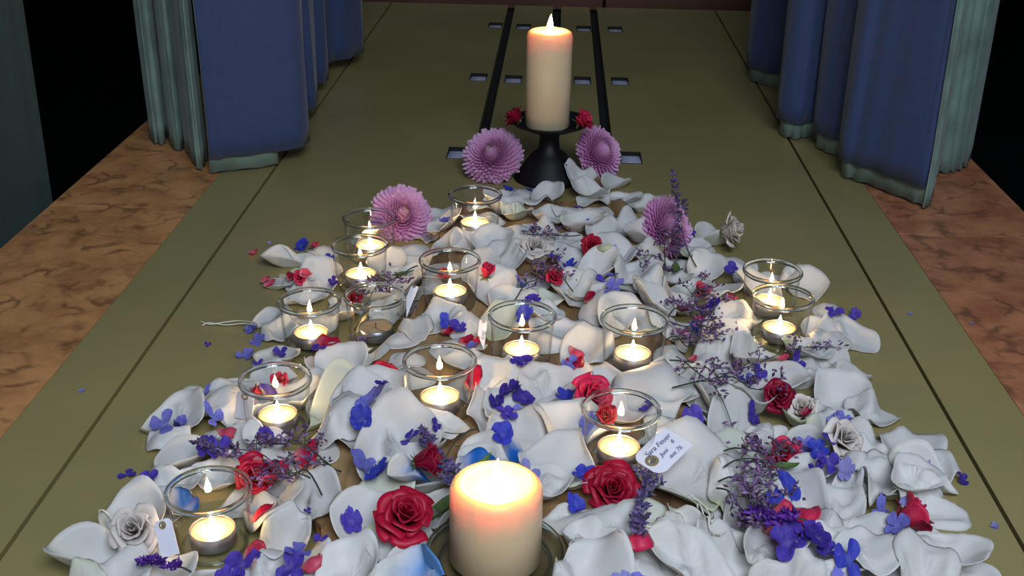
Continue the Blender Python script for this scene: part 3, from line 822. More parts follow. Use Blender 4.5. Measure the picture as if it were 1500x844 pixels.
def mum(px, py, dia, tilt, az, label, short, zlift=0.0):
    Rr = dia / 2000; x, y = place(px, py); x, y = clear_of(x, y, Rr * .9); base = hz(x, y, .015)
    t = empty('chrysanthemum'); b = B(); r = rng; N = 420
    for i in range(N):
        f = (i + .5) / N; ph = math.radians(2 + 112 * f ** .58); th = i * 2.39996
        l = Rr * (.42 + .46 * min(1, f * 1.6)) * r.uniform(.88, 1.1); wd = Rr * .085
        V = []; cols = []; ns = 5
        d = np.array([math.sin(ph) * math.cos(th), math.sin(ph) * math.sin(th), math.cos(ph)])
        sd = np.array([-math.sin(th), math.cos(th), 0]); up = np.cross(d, sd) * -1
        up = np.array([-math.cos(ph) * math.cos(th), -math.cos(ph) * math.sin(th), math.sin(ph)])
        for k in range(ns + 1):
            u = k / ns; bend = (u ** 2) * l * .26
            c0 = d * (Rr * .30 + l * .86 * u) + up * bend
            wv = wd * (0.55 + .75 * math.sin(PI * min(1, u * .8 + .1))) * (1 if k < ns else .55)
            cup = wd * .45
            V += [c0 - sd * wv + up * cup, c0, c0 + sd * wv + up * cup]
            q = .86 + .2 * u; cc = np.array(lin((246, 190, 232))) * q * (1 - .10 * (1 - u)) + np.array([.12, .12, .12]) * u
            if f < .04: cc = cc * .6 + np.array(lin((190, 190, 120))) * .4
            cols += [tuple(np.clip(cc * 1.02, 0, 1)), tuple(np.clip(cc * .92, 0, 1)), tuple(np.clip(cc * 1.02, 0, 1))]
        Fc = []
        for k in range(ns):
            a = 3 * k; Fc += [(a, a + 1, a + 4, a + 3), (a + 1, a + 2, a + 5, a + 4)]
        n0 = len(b.V); b.V.extend([tuple(v) for v in V]); b.F.extend([tuple(q + n0 for q in f_) for f_ in Fc]); b.C.extend(cols)
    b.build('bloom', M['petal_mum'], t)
    V, Fc = lathe([(.0002, -Rr * .62), (Rr * .22, -Rr * .55), (Rr * .34, -Rr * .3), (Rr * .2, -.0)], 16); mesh_obj('calyx', V, Fc, M['leaf'], t)
    V, Fc = lathe([(.0002, Rr * .34), (Rr * .05, Rr * .32), (Rr * .08, Rr * .2), (Rr * .05, 0)], 12); mesh_obj('eye', V, Fc, mat('mum_eye', (178, 170, 96), .7), t)
    t.location = (x, y, base + Rr * .60 + zlift)
    ax = Vector((-math.sin(math.radians(az)), math.cos(math.radians(az)), 0))
    t.rotation_mode = 'QUATERNION'; t.rotation_quaternion = Matrix.Rotation(math.radians(tilt), 3, ax).to_quaternion()
    tag(t, label, 'flower', 'lilac chrysanthemums on the petal heap' if False else None)
    CYL.append((x, y, 0, base + Rr * 1.1, Rr * .5, Rr * .65)); LM.append((x, y, short))
    return t
OCT = ([(1, 0, 0), (-1, 0, 0), (0, 1, 0), (0, -1, 0), (0, 0, 1), (0, 0, -1)], [(4, 0, 2), (4, 2, 1), (4, 1, 3), (4, 3, 0), (5, 2, 0), (5, 1, 2), (5, 3, 1), (5, 0, 3)])
def blossoms(b, pts, size, r, cols):
    for p in pts:
        d = r.normal(size=3); d[2] = abs(d[2]) * .6; d = d / np.linalg.norm(d)
        u = np.cross(d, [0, 0, 1.0]) + 1e-4; u /= np.linalg.norm(u); w_ = np.cross(d, u)
        s = size * r.uniform(.7, 1.25)
        V = [tuple(np.array(p) + d * (v[2] * s * 1.5 + s) + u * v[0] * s * .62 + w_ * v[1] * s * .62) for v in OCT[0]]
        c = np.array(lin(cols[int(r.integers(len(cols)))]))
        b.add(V, OCT[1], c)
LAVC = [(112, 92, 150), (86, 72, 122), (138, 116, 172), (98, 90, 108)]
STAC = [(136, 100, 154), (106, 78, 128), (164, 134, 178), (112, 90, 104)]
PURC = [(92, 40, 160), (72, 30, 130), (120, 60, 180)]
def sprig(a, bt, kind, label, short=None, nb=5, spread=.02, lift=.010, tipz=None, dens=10, size=1.0, startz=None, head=.45):
    """a flower stem lying across the petals from a to bt (points in the photograph)"""
    r = rng; p0 = np.array([*place(*a), 0]); p1 = np.array([*place(*bt), 0])
    if tipz: p1 = P(bt[0], bt[1], tipz).copy(); 
    n = 14; pts = []
    side = np.array([-(p1 - p0)[1], (p1 - p0)[0], 0]); side /= np.linalg.norm(side) + 1e-9; bow = r.normal() * .06
    Lg = np.linalg.norm((p1 - p0)[:2])
    for k in range(n + 1):
        u = k / n; q = p0 * (1 - u) + p1 * u + side * bow * Lg * math.sin(PI * u)
        if tipz: q[2] = hz(p0[0], p0[1]) * (1 - u) + tipz * u + .004
        else: q[2] = max(hz(q[0], q[1], .010) + lift * (.35 + .65 * math.sin(PI * min(1, u * .9 + .1))), .002)
        pts.append(q)
    zs = np.array([q[2] for q in pts])
    if not tipz:
        for _ in range(3): zs = np.concatenate([[zs[0]], (zs[:-2] + zs[1:-1] * 2 + zs[2:]) / 4, [zs[-1]]])
        for q, zz in zip(pts, zs): q[2] = zz
    PA = np.array(pts)
    for q in PA: q[:] = keep_out(q[None, :], q[0], q[1])[0]
    pts = [q for q in PA]
    t = empty({'lav': 'lavender_sprig', 'sta': 'statice_sprig', 'pur': 'purple_flower_spike', 'twig': 'bare_flower_stem'}[kind])
    org = pts[0].copy(); pts = [q - org for q in pts]; t.location = tuple(org)
    st = B(); st.add(*tube(pts, [.0009 * (1 - .5 * k / n) for k in range(n + 1)], 5)); heads = []
    if kind in ('lav', 'pur'):
        i0 = int(n * (1 - head)) if kind == 'lav' else int(n * (1 - max(head, .6)))
        for k in range(i0, n + 1, 1):
            ph = []; m_ = dens
            for _ in range(m_):
                o_ = r.normal(size=3); o_[2] = abs(o_[2]); o_ /= np.linalg.norm(o_)
                ph.append(pts[k] + o_ * r.uniform(.0015, .0045) * size)
            heads.append(ph)
    else:
        if kind == 'sta' or kind == 'twig':
            for bi in range(nb):
                k = int(n * (.25 + .7 * bi / max(1, nb - 1))); k = min(k, n)
                sgn = 1 if bi % 2 else -1; u = pts[min(n, k + 1)] - pts[max(0, k - 1)]; u /= np.linalg.norm(u) + 1e-9
                s2 = np.array([-u[1], u[0], 0]); l = spread * r.uniform(.6, 1.2)
                e = pts[k] + (u * .8 + s2 * sgn * .9) * l; e[2] = pts[k][2] + r.uniform(.0, .008)
                if bi == nb - 1: e = pts[n] + u * l * .4
                mid = (pts[k] + e) / 2 + u * l * .15
                bp_ = spline([pts[k], mid, e], 4); st.add(*tube(bp_, .0005, 4))
                if kind == 'sta':
                    ph = []
                    for _ in range(dens):
                        f = r.uniform(.35, 1.0); base_ = bp_[min(len(bp_) - 1, int(f * (len(bp_) - 1)))]
                        ph.append(base_ + r.normal(size=3) * np.array([.0042, .0042, .0022]) * size + np.array([0, 0, .0015]))
                    heads.append(ph)
    st.build('stem', M['stem_dark'] if kind != 'lav' else M['stem'], t)
    def free(q):
        X_, Y_, Z_ = np.asarray(q) + org
        return not any((X_ - c[0]) ** 2 + (Y_ - c[1]) ** 2 < (max(c[4], c[5]) + .003) ** 2 and Z_ < c[3] + .004 for c in CYL)
    for ph in heads:
        ph = [q for q in ph if free(q)] if kind == 'sta' else ph
        b = B(); blossoms(b, ph, .0023 * size if kind != 'pur' else .0026 * size, r, {'lav': LAVC, 'sta': STAC, 'pur': PURC}[kind])
        if len(b.V): mesh_obj('flower_head', b.V, b.F, M['petal_col'], t, False, np.array(b.C))
    tag(t, label, 'flower')
    if short: LM.append((pts[-1][0] + org[0], pts[-1][1] + org[1], short))
    return t
def leaf(px, py, L, W, ang, label):
    x, y = place(px, py); L /= 1000; W /= 1000; a = math.radians(ang)
    S, T, Fc = DGS; X = S * np.cos(T); Y = S * np.sin(T) * (1 - .6 * np.abs(X) ** 2)
    V = np.stack([x + X * L / 2 * math.cos(a) - Y * W / 2 * math.sin(a), y + X * L / 2 * math.sin(a) + Y * W / 2 * math.cos(a), W * .3 * Y ** 2 + .12 * L * X ** 2], 1)
    V = keep_out(conform(V, x, y, .6), x, y); splat(V, r=0); z0 = float(V[:, 2].min())
    o = mesh_obj('green_leaf', V - np.array([x, y, z0]), Fc, M['leaf']); o.location = (x, y, z0)
    o.modifiers.new('thick', 'SOLIDIFY').thickness = .0005
    tag(o, label, 'leaf'); return o

# ---- lilac chrysanthemums (largest things in the heap first)
mum(722, 254, 88, 42, -110, 'lilac chrysanthemum left of the black candlestick, turned to the viewer', 'candlestick-left mum', .006)
mum(874, 246, 80, 60, -35, 'lilac chrysanthemum right of the black candlestick, seen from the side', 'candlestick-right mum', .006)
mum(588, 335, 80, 48, -60, 'lilac chrysanthemum behind the two overlapping left tealights', 'tealight-side mum')
mum(972, 362, 82, 62, -30, 'lilac chrysanthemum beneath the upright lavender stem', 'lavender-side mum', .008)
LM.append((*P(897, 730, .04)[:2], 'largest rose')); LM.append((*P(607, 790, .04)[:2], 'ragged rose'))
LM.append((*P(613, 715, .04)[:2], 'sideways rose')); LM.append((*P(562, 556, .04)[:2], 'round rose'))
LM.append((*P(868, 358, .04)[:2], 'heap rose')); LM.append((*P(1138, 595, .02)[:2], 'statice rose'))
LM.append((*P(1147, 668, .02)[:2], 'green-sprig rose')); LM.append((*P(1325, 768, .02)[:2], 'outermost rose'))
LM.append((*P(865, 585, .04)[:2], 'behind-glass rose')); LM.append((*P(1150, 825, .02)[:2], 'big violet floret'))
LM.append((*P(1222, 468, .02)[:2], 'rim violet floret')); LM.append((*P(165, 775, .02)[:2], 'knotted twine end'))
LM.append((*P(1152, 714, .02)[:2], 'navy floret')); LM.append((*P(973, 660, .04)[:2], 'written tag'))

# ---- underlayer of petals
REGION = [(120, 844), (100, 900), (1440, 900), (1420, 800), (1372, 765), (1390, 690), (1330, 650), (1285, 640), (1290, 580), (1255, 520), (1235, 470), (1200, 415), (1130, 385), (1075, 345), (1000, 318), (935, 268), (880, 250), (760, 262), (690, 300), (640, 318), (600, 345), (500, 340), (430, 375), (400, 420), (385, 480), (350, 540), (250, 570), (235, 640), (240, 700), (190, 760)]
GAPS = [(470, 665, 545, 845), (740, 740, 985, 790), (590, 455, 640, 500), (985, 640, 1050, 800)]   # where wood shows between petals
spots = []
def fill_some(n, gapd, bare):
    c_ = 0; tries = 0
    while c_ < n and tries < 6000:
        tries += 1
        px, py = rng.uniform(100, 1430), 255 + (880 - 255) * rng.uniform() ** .9
        if not inside(REGION, np.array([px]), np.array([py]))[0]: continue
        if any(g[0] < px < g[2] and g[1] < py < g[3] for g in GAPS): continue
        q = P(px, py, .015)
        if any((q[0] - a) ** 2 + (q[1] - b) ** 2 < gapd ** 2 for a, b in spots): continue
        if any((q[0] - c[0]) ** 2 + (q[1] - c[1]) ** 2 < (c[4] + .010) ** 2 for c in CYL): continue
        if bare:
            floor_ = BZ if inside(outl, np.array([q[0]]), np.array([q[1]]))[0] else 0
            j, i = hidx(np.array([q[0]]), np.array([q[1]])); j = int(j[0]); i = int(i[0])
            if (HF[max(0, j - 5):j + 6, max(0, i - 5):i + 6] > floor_ + .0015).mean() > .42: continue
        spots.append((q[0], q[1]))
        petal(px, py, rng.uniform(44, 60), rng.uniform(38, 52), rng.uniform(0, 360), ['cup', 'dome', 'heart', 'roll', 'bowl'][int(rng.integers(5))], int(rng.choice([0, 0, 1, 2], p=[.4, .3, .2, .1])), xy=(q[0], q[1]))
        c_ += 1
    print('FILL', c_)
fill_some(48, .05, False)
WL = """
150 826 78 42 25 lily 0;198 778 54 50 90 bowl 1;195 800 40 34 20 cup 1;300 828 62 46 10 dome 0;245 842 46 38 0 cup 1;398 742 66 48 -50 roll 0;424 790 54 42 70 lily 0;448 832 46 34 80 roll 0;375 834 56 44 20 cup 0
280 668 70 38 60 lily 0;247 702 56 48 95 heart 0;320 700 48 38 0 cup 0;252 602 58 46 20 cup 0;245 628 40 38 -70 dome 0;330 572 78 52 15 dome 0;300 596 56 40 0 cup 0;345 634 56 34 -35 lily 0
392 642 44 36 120 cup 0;408 692 56 46 -20 heart 0;402 672 40 30 90 fold 0;468 612 72 32 38 fold 2;468 582 48 40 60 cup 1;522 586 60 50 70 cup 0;496 632 66 46 30 dome 0;520 640 50 40 -20 cup 0
580 655 84 66 80 bowl 0;590 604 72 60 100 cup 0;635 602 48 40 60 dome 0;680 588 56 46 70 roll 0;640 616 60 40 0 cup 0;546 714 66 38 15 fold 2;532 774 46 44 100 cup 0;575 778 66 46 10 dome 0;566 806 44 30 -40 cup 1
660 742 44 30 0 cup 0;702 660 40 34 90 cup 0;762 640 58 52 100 roll 0;738 598 44 40 40 ruf 0;800 580 50 46 90 cup 0;832 602 62 52 110 dome 0;846 640 64 62 80 cup 0;822 690 60 56 110 cup 1;866 762 74 44 0 dome 0
790 720 48 34 -30 cup 0;785 838 70 50 30 cup 1;860 842 66 52 10 ruf 1;918 838 50 44 60 dome 0;952 796 42 26 100 lily 0;986 792 54 24 95 roll 0;1010 772 44 26 -60 lily 0;1010 838 72 46 -10 cup 0;955 838 46 40 20 fold 1
1010 702 92 78 100 ruf 1;1045 652 48 44 60 ruf 1;958 578 82 66 100 dome 0;1004 618 82 56 -35 dome 0;985 560 50 40 30 cup 0;905 545 62 54 100 cup 0;955 546 60 52 80 cup 0;1060 690 44 36 70 cup 1
822 486 60 54 120 cup 0;795 502 46 40 40 dome 1;806 545 62 42 10 dome 0;855 512 66 50 60 roll 0;842 432 60 48 80 cup 0;884 438 56 46 100 dome 0;872 402 60 44 40 cup 0;905 424 58 50 110 roll 0
770 562 44 38 60 lily 0;742 548 46 34 -10 roll 1;722 562 40 30 50 cup 0;698 606 52 40 70 fold 0;700 432 62 56 100 cup 0;645 470 54 44 70 cup 0;682 478 56 44 90 dome 0;610 478 44 34 100 roll 0;556 506 72 48 20 dome 0;592 446 50 32 60 lily 0
520 505 54 46 60 cup 0;445 508 60 42 -40 cup 0;420 478 54 44 -60 roll 0;472 520 44 34 20 roll 0;428 540 50 40 30 dome 0;498 556 64 48 90 cup 0;478 566 50 40 110 ruf 0;538 536 50 42 90 cup 1;592 524 44 36 60 dome 0
420 384 60 36 25 lily 0;448 374 50 36 10 dome 0;442 398 50 42 40 ruf 0;470 412 54 44 90 cup 0;440 424 48 30 -40 cup 0;408 418 46 18 -30 lily 0;492 412 54 48 90 cup 0;395 468 44 32 40 cup 0
560 392 60 46 100 cup 0;590 384 46 40 70 heart 0;602 362 48 38 20 dome 0;622 384 40 34 50 cup 0;572 424 56 40 10 cup 1;618 342 44 34 -30 ruf 0;640 316 46 34 40 cup 0;600 404 50 38 30 cup 0
690 352 56 44 50 cup 0;722 340 60 46 100 dome 0;652 358 46 36 60 cup 0;732 292 52 36 20 cup 0;702 330 50 38 -20 dome 0;762 280 62 44 15 dome 0;800 288 56 40 60 cup 1;832 308 58 44 -30 dome 0;790 322 64 50 100 roll 0;850 268 52 46 95 bowl 1;905 268 56 40 50 lily 0
908 296 56 40 -20 cup 0;884 322 60 38 10 dome 0;930 330 66 50 55 roll 0;940 304 50 36 20 cup 1;880 346 54 40 70 cup 0;742 384 58 50 80 cup 1;772 404 54 42 40 dome 0;722 366 56 48 100 cup 1;700 398 52 42 60 cup 0;832 352 52 40 20 roll 0;838 384 56 42 110 cup 0
902 376 70 54 60 fold 1;870 412 56 44 20 cup 0;932 404 62 44 10 cup 0;952 372 54 42 50 cup 0;960 424 56 44 80 dome 0;908 444 54 44 70 cup 0;992 366 48 38 40 cup 0;1047 352 60 40 35 lily 1;1030 360 60 34 30 lily 1;1062 378 50 38 -10 dome 0
1030 402 56 46 60 cup 0;1010 432 58 46 30 cup 1;1052 412 60 42 -40 roll 0;1086 402 44 34 70 cup 0;1182 422 56 50 95 cup 0;1212 452 44 34 60 dome 0;1236 482 72 62 -80 heart 0;1192 490 50 42 60 cup 0;1092 458 58 44 20 cup 0;1060 474 56 42 70 cup 0
1112 498 82 46 25 lily 0;1012 492 52 40 40 cup 0;1032 532 62 44 20 dome 0;992 452 50 36 60 cup 0;1022 572 66 52 -40 fold 0;1052 592 56 46 80 cup 1;1082 560 60 44 30 dome 1;1132 558 68 46 -30 cup 1;1162 540 52 36 20 dome 0;1192 524 46 38 60 ruf 1
1216 538 52 40 90 cup 0;1252 556 56 30 45 lily 1;1232 592 56 52 70 cup 0;1178 602 46 44 60 bowl 1;1276 590 50 46 60 ruf 0;1222 628 58 40 20 roll 1;1252 636 50 40 60 ruf 1;1130 622 44 36 110 heart 0;1078 634 72 46 50 fold 0;1088 668 62 50 100 cup 2
1100 702 62 46 20 cup 0;1072 732 56 44 60 dome 1;1200 660 56 28 10 lily 0;1270 666 46 40 40 ruf 0;1332 662 76 50 70 ruf 0;1372 672 50 42 80 roll 0;1300 702 66 52 60 ruf 0;1282 690 50 36 -10 cup 0;1352 692 60 40 -20 lily 0;1368 734 60 34 -10 roll 0;1290 748 60 38 5 dome 0
1335 722 56 40 40 cup 0;1202 702 72 38 15 roll 0;1178 690 52 34 40 cup 0;1240 710 34 26 80 bowl 0;1160 742 68 46 110 lily 0;1216 742 60 54 80 cup 1;1192 792 82 60 100 dome 1;1100 768 54 44 30 cup 0;1080 806 72 52 20 dome 1;1132 818 60 44 40 cup 0
1152 842 56 44 0 cup 0;1062 838 56 46 60 fold 0;1230 812 66 52 40 cup 1;1272 806 72 56 80 ruf 1;1342 792 72 46 -35 roll 1;1380 812 62 42 -20 cup 0;1402 836 60 46 -60 cup 0;1312 832 60 44 20 dome 0;1352 846 54 44 70 roll 0;1202 846 56 44 60 cup 0;1252 848 54 44 20 ruf 0
1220 488 50 40 200 dome 0;700 690 54 40 50 cup 0;640 742 30 24 10 cup 0;640 838 60 36 40 cup 0;1120 742 40 30 80 cup 1
"""
DY = {(702, 660), }
nW = 0
items = []
for tk in WL.replace('\n', ';').split(';'):
    f = tk.split()
    if len(f) < 6: continue
    items.append((float(f[0]), float(f[1]), float(f[2]), float(f[3]), float(f[4]), f[5], int(f[6]) if len(f) > 6 else 0))
items.sort(key=lambda q: q[1] + rng.uniform(-25, 25))
for (a, b_, l, w_, an, kd, tn) in items[:212]:
    petal(a, b_, l, w_, an, kd, tn)
for (a, b_, l, w_, an, kd) in ((694, 672, 44, 30, 60, 'cup'), (608, 832, 62, 34, 20, 'cup'), (736, 622, 50, 26, -60, 'roll'), (600, 680, 38, 20, 30, 'lily'), (262, 722, 34, 22, 70, 'cup')):
    petal(a, b_, l, w_, an, kd, 0, dye=(30, 110, 200) if a != 608 else (110, 170, 235))

fill_some(44, .018, True)
# ---- roses
rose(897, 716, 46, 'red', 38, -80, 'largest open dark-pink rose, below the handwritten tag', 28)
rose(607, 780, 46, 'red', 30, -60, 'ragged open red rose at the foot of the short front candle', 22)
rose(613, 708, 34, 'deep', 75, 0, 'dark red rose lying on its side behind the ragged one', 18, .55, 1.3)
rose(562, 549, 31, 'red', 48, -75, 'small round red rose between the two middle-left glasses', 22, .8)
rose(711, 414, 25, 'pink', 20, -60, 'bright red closed rosebud beside a lit glass', 12, .25, 1.6)
rose(868, 353, 32, 'red', 55, -100, 'red rose high on the heap below the candlestick', 20, .8)
rose(866, 578, 40, 'pink', 50, -60, 'crumpled pink-red rose just behind the tagged glass', 20, .9)
rose(888, 602, 28, 'red', 40, -90, 'orange-red rosebud seen through the tagged glass', 14, .5)
rose(411, 556, 24, 'pink', 50, -90, 'small pink rose mirrored in the glass before it', 14, .6)
rose(372, 696, 36, 'red', 50, -70, 'flat red rose under statice by the front left glass', 20, .9)
rose(1138, 590, 34, 'deep', 45, -80, 'dark pink rose under statice amid the right-hand petals', 20, .9)
rose(1145, 663, 34, 'pink', 55, -80, 'hot-pink rose tucked in a green sprig', 16, .8)
rose(1325, 764, 40, 'pink', 70, 20, 'hot-pink rose at the outermost right edge of petals', 16, .7, 1.2)
rose(812, 405, 27, 'pink', 40, -70, 'small pink-red rose below the statice on the heap', 14, .7)
rose(1026, 426, 27, 'blush', 40, -60, 'faded coral rose amid statice inland of the right pair of glasses', 14, .7)
rose(440, 412, 20, 'pink', 50, -80, 'tiny pink rose behind the twine-side glass', 12, .7)
rose(652, 398, 24, 'pink', 30, -80, 'pink rosebud seen through the bud-side glass', 12, .4, 1.3)
rose(380, 578, 22, 'red', 60, 180, 'red rosebud beneath a leaning paper tag', 12, .5)
rose(518, 440, 22, 'red', 40, -60, 'small orange-red rosebud within the purple statice', 12, .5)
rose(785, 356, 40, 'pink', 25, -80, 'cream-centred white rose at the middle of the heap', 20, .9, white=True)
rose(1060, 362, 44, 'pink', 70, -20, 'white rose lying sideways behind the right-hand pair of glasses', 16, .8, 1.2, white=True)
rose(1178, 600, 38, 'pink', 35, -120, 'round white rosebud beside the dark pink rose', 16, .5, white=True)
rose(198, 782, 44, 'pink', 40, -80, 'opened white rose pierced by twine at the left edge', 18, .9, white=True)
rose(1232, 645, 40, 'pink', 45, -60, 'white rose at the right edge, behind a pale floret', 16, .9, white=True)
# two on the candlestick's dish
for dx, dy, az, lb in ((-.050, -.006, 180, 'dark pink rose on the drip dish, left of the tall candle'), (.046, -.014, -20, 'dark pink rose on the drip dish, right of the tall candle')):
    rose(0, 0, 42, 'deep' if dx < 0 else 'pink', 55, az, lb, 16, .7, z=hold_h + .003, xy=(bpos[0] + dx, bpos[1] + dy))
# ---- loose red petals
for (a, b_, s, an, c, k) in ((393, 392, 15, 20, 'blush', 'cup'), (370, 367, 12, 0, 'blush', 'cup'), (388, 406, 12, 50, 'blush', 'cup'), (445, 661, 26, -30, 'pink', 'fold'), (838, 527, 24, 70, 'red', 'roll'), (480, 521, 30, 10, 'red', 'fold'),
    (686, 491, 24, 40, 'red', 'roll'), (1180, 749, 26, -30, 'pink', 'dome'), (460, 354, 14, 0, 'pink', 'cup'), (427, 402, 16, 60, 'deep', 'fold'), (862, 452, 14, 60, 'deep', 'cup'), (845, 487, 18, -40, 'blush', 'dome'), (372, 766, 20, 0, 'red', 'dome'),
    (455, 826, 18, 0, 'blush', 'dome'), (931, 803, 26, 0, 'pink', 'dome'), (448, 396, 16, 50, 'blush', 'fold'), (1070, 435, 16, 20, 'pink', 'cup'), (1000, 452, 20, 0, 'red', 'cup'), (1022, 474, 20, 30, 'pink', 'roll'), (1000, 487, 14, 0, 'blush', 'dome'),
    (332, 632, 20, 0, 'blush', 'dome'), (395, 712, 36, -20, 'pink', 'cup'), (362, 802, 20, 40, 'red', 'fold'), (1150, 776, 36, -20, 'pink', 'fold'), (655, 460, 14, 0, 'red', 'cup'), (665, 588, 22, 90, 'red', 'roll'), (1180, 598, 12, 0, 'deep', 'cup'), (1145, 533, 12, 0, 'blush', 'cup'),
    (755, 378, 14, 60, 'pink', 'cup'), (795, 376, 12, 0, 'pink', 'dome'), (1015, 520, 10, 0, 'blush', 'cup'), (560, 338, 14, 0, 'pink', 'cup')):
    red_petal(a, b_, s, an, c, k)
# ---- blue and violet florets
FLR = """440 356 26 2;376 494 26 0;360 516 30 0;240 618 32 0;262 600 18 0;366 472 20 0;186 688 24 1;214 696 26 1;300 568 18 0;322 664 28 1;312 607 26 0;390 642 22 1;378 526 16 1;448 506 22 1;466 514 24 1;544 612 40 0;528 600 28 2;535 676 34 0;552 682 26 2
515 764 22 1;352 826 36 1;333 840 26 1;424 822 32 1;438 838 30 0;586 320 26 2;578 340 18 1;514 420 16 4;556 428 18 2;690 338 24 0;712 336 26 1;745 272 22 2;774 272 20 0;766 414 22 0;778 436 26 1;768 450 26 2;656 466 24 2;672 462 24 1;690 502 20 0
790 354 18 1;819 300 18 0;900 256 22 0;914 272 24 0;900 374 24 0;897 392 22 0;880 404 16 1;900 420 30 0;835 384 26 2;742 598 30 1;768 578 28 1;736 632 30 2;748 552 28 4;764 548 28 1;766 592 26 0;834 524 22 0;860 546 22 1;872 552 22 1
828 570 28 2;856 702 26 2;846 718 22 2;776 676 22 3;1018 602 28 1;1072 390 26 1;1030 444 26 1;1038 456 28 4;1024 482 26 2;1168 516 26 1;1220 464 28 1;1252 459 18 1;1076 546 28 2;1094 562 24 2;1236 608 26 0;1222 614 20 3;1180 658 26 0;1196 664 26 2;1214 678 30 1;1196 682 22 4
1152 710 30 2;1140 722 24 2;1240 684 18 3;1296 724 22 0;1332 742 26 3;1318 748 22 0;1246 808 28 2;1236 822 26 0;1150 826 42 1;1176 826 30 1;1208 842 26 1;1190 846 26 4;1366 684 16 3;914 816 22 3;938 822 26 0;862 602 20 0;1216 640 18 1
944 602 16 1;954 598 16 1;396 574 22 1;640 632 14 4;480 370 20 2;600 636 20 1;1114 540 20 1;815 388 20 1;846 300 16 1;700 300 18 1;782 330 16 1;860 318 14 1;1010 350 20 1;560 580 16 4;728 556 18 4;820 372 18 2;300 660 24 1;468 780 18 1;500 536 16 1;1106 604 16 4
1334 454 9 3;1413 690 14 4;1458 764 10 3;118 566 8 3;304 499 10 4;1425 468 7 3;452 764 9 4;395 352 7 3"""
for tk in FLR.replace('\n', ';').split(';'):
    f = tk.split(); floret(float(f[0]), float(f[1]), float(f[2]) * .79, int(f[3]))
# ---- sprigs
sprig((990, 375), (985, 262), 'lav', 'upright lavender stem standing by the rightmost chrysanthemum', 'upright lavender', tipz=.105, head=.8, dens=9, size=1.25)
sprig((1012, 352), (1000, 300), 'lav', 'short lavender stem leaning behind the rightmost chrysanthemum', tipz=.06, head=.6, dens=8)
sprig((1020, 395), (998, 335), 'twig', 'bare green stem below the upright lavender', tipz=.045, nb=2, spread=.01)
sprig((480, 655), (398, 648), 'sta', 'statice spray over the white petals behind the frontmost glass', 'left statice', nb=7, spread=.022, dens=14)
sprig((470, 700), (345, 660), 'sta', 'statice spray crossing a broad petal near the frontmost glass', nb=6, spread=.024, dens=13)
sprig((455, 705), (392, 690), 'sta', 'short statice tuft over the flat red rose', nb=5, spread=.02, dens=13)
sprig((395, 700), (290, 664), 'lav', 'lavender stem trailing to the outer left petals', head=.45, dens=9)
sprig((500, 690), (434, 718), 'sta', 'statice tip lying on the hot-pink petal', nb=3, spread=.014, dens=9)
sprig((612, 398), (520, 462), 'sta', 'arching statice spray around the unlit glass', 'central-left statice', nb=9, spread=.028, dens=18, lift=.016)
sprig((612, 440), (560, 478), 'sta', 'dense statice tuft in front of the unlit glass', nb=7, spread=.02, dens=20, size=1.1)
sprig((600, 462), (520, 476), 'sta', 'statice tuft leaning against the unlit glass', nb=6, spread=.018, dens=18)
sprig((850, 345), (775, 345), 'sta', 'small statice spray on the heap by the cream-centred rose', 'heap statice', nb=6, spread=.016, dens=10)
sprig((840, 410), (782, 378), 'sta', 'statice spray above the small pink-red rose', nb=6, spread=.018, dens=12)
sprig((750, 430), (815, 372), 'sta', 'thin statice stem rising across the heap', nb=5, spread=.016, dens=10)
sprig((1000, 395), (945, 388), 'sta', 'statice tuft at the foot of the rightmost chrysanthemum', nb=6, spread=.018, dens=13)
sprig((975, 395), (985, 360), 'sta', 'statice tuft overlapping the rightmost chrysanthemum', nb=5, spread=.016, dens=12)
sprig((975, 480), (1030, 408), 'sta', 'statice spray over the faded coral rose', 'coral statice', nb=8, spread=.024, dens=15)
sprig((985, 495), (1050, 430), 'sta', 'statice spray between the coral rose and the right-hand glasses', nb=7, spread=.022, dens=14)
sprig((978, 468), (1082, 488), 'sta', 'long statice stem reaching towards the near right-hand glass', 'long statice', nb=9, spread=.020, dens=10)
sprig((970, 500), (1040, 500), 'sta', 'statice stem tangled with the violet florets', nb=7, spread=.022, dens=12)
sprig((980, 540), (1215, 508), 'sta', 'longest statice stem stretched across the right-hand petals', 'longest statice', nb=10, spread=.022, dens=10)
sprig((985, 565), (1160, 572), 'sta', 'statice stem lying above the dark pink rose', nb=9, spread=.024, dens=12)
sprig((990, 530), (1075, 600), 'sta', 'drooping statice stem among crumpled petals', nb=6, spread=.018, dens=9)
sprig((1052, 705), (1112, 730), 'sta', 'fan of fine statice stems beside the written-tag petal', 'statice fan', nb=9, spread=.034, dens=16, size=1.05)
sprig((1050, 712), (1116, 760), 'sta', 'statice stem drooping to the purple flower spike', nb=6, spread=.026, dens=15)
sprig((1060, 690), (1120, 695), 'sta', 'statice stem pointing at the navy floret', nb=6, spread=.024, dens=14)
sprig((1060, 668), (1165, 650), 'sta', 'green-stemmed statice around the hot-pink rose', nb=8, spread=.020, dens=9)
sprig((1178, 782), (1090, 772), 'pur', 'thick vivid purple flower spike near the bottom petals', 'purple spike', head=.75, dens=14, size=1.2)
sprig((700, 640), (636, 722), 'twig', 'bare green stems crossing the wood behind the short candle', nb=4, spread=.014)
sprig((668, 720), (618, 636), 'lav', 'lavender spike between the large bowl petal and the short candle', 'board lavender', head=.8, dens=11, size=1.2)
sprig((640, 700), (664, 690), 'lav', 'stubby lavender tip behind the dark red sideways rose', head=.7, dens=10, size=1.15)
sprig((915, 672), (968, 700), 'lav', 'lavender twig tied under the written tag', head=.3, dens=7)
sprig((955, 700), (938, 782), 'lav', 'lavender spike on bare wood beside the largest rose', head=.85, dens=12, size=1.25)
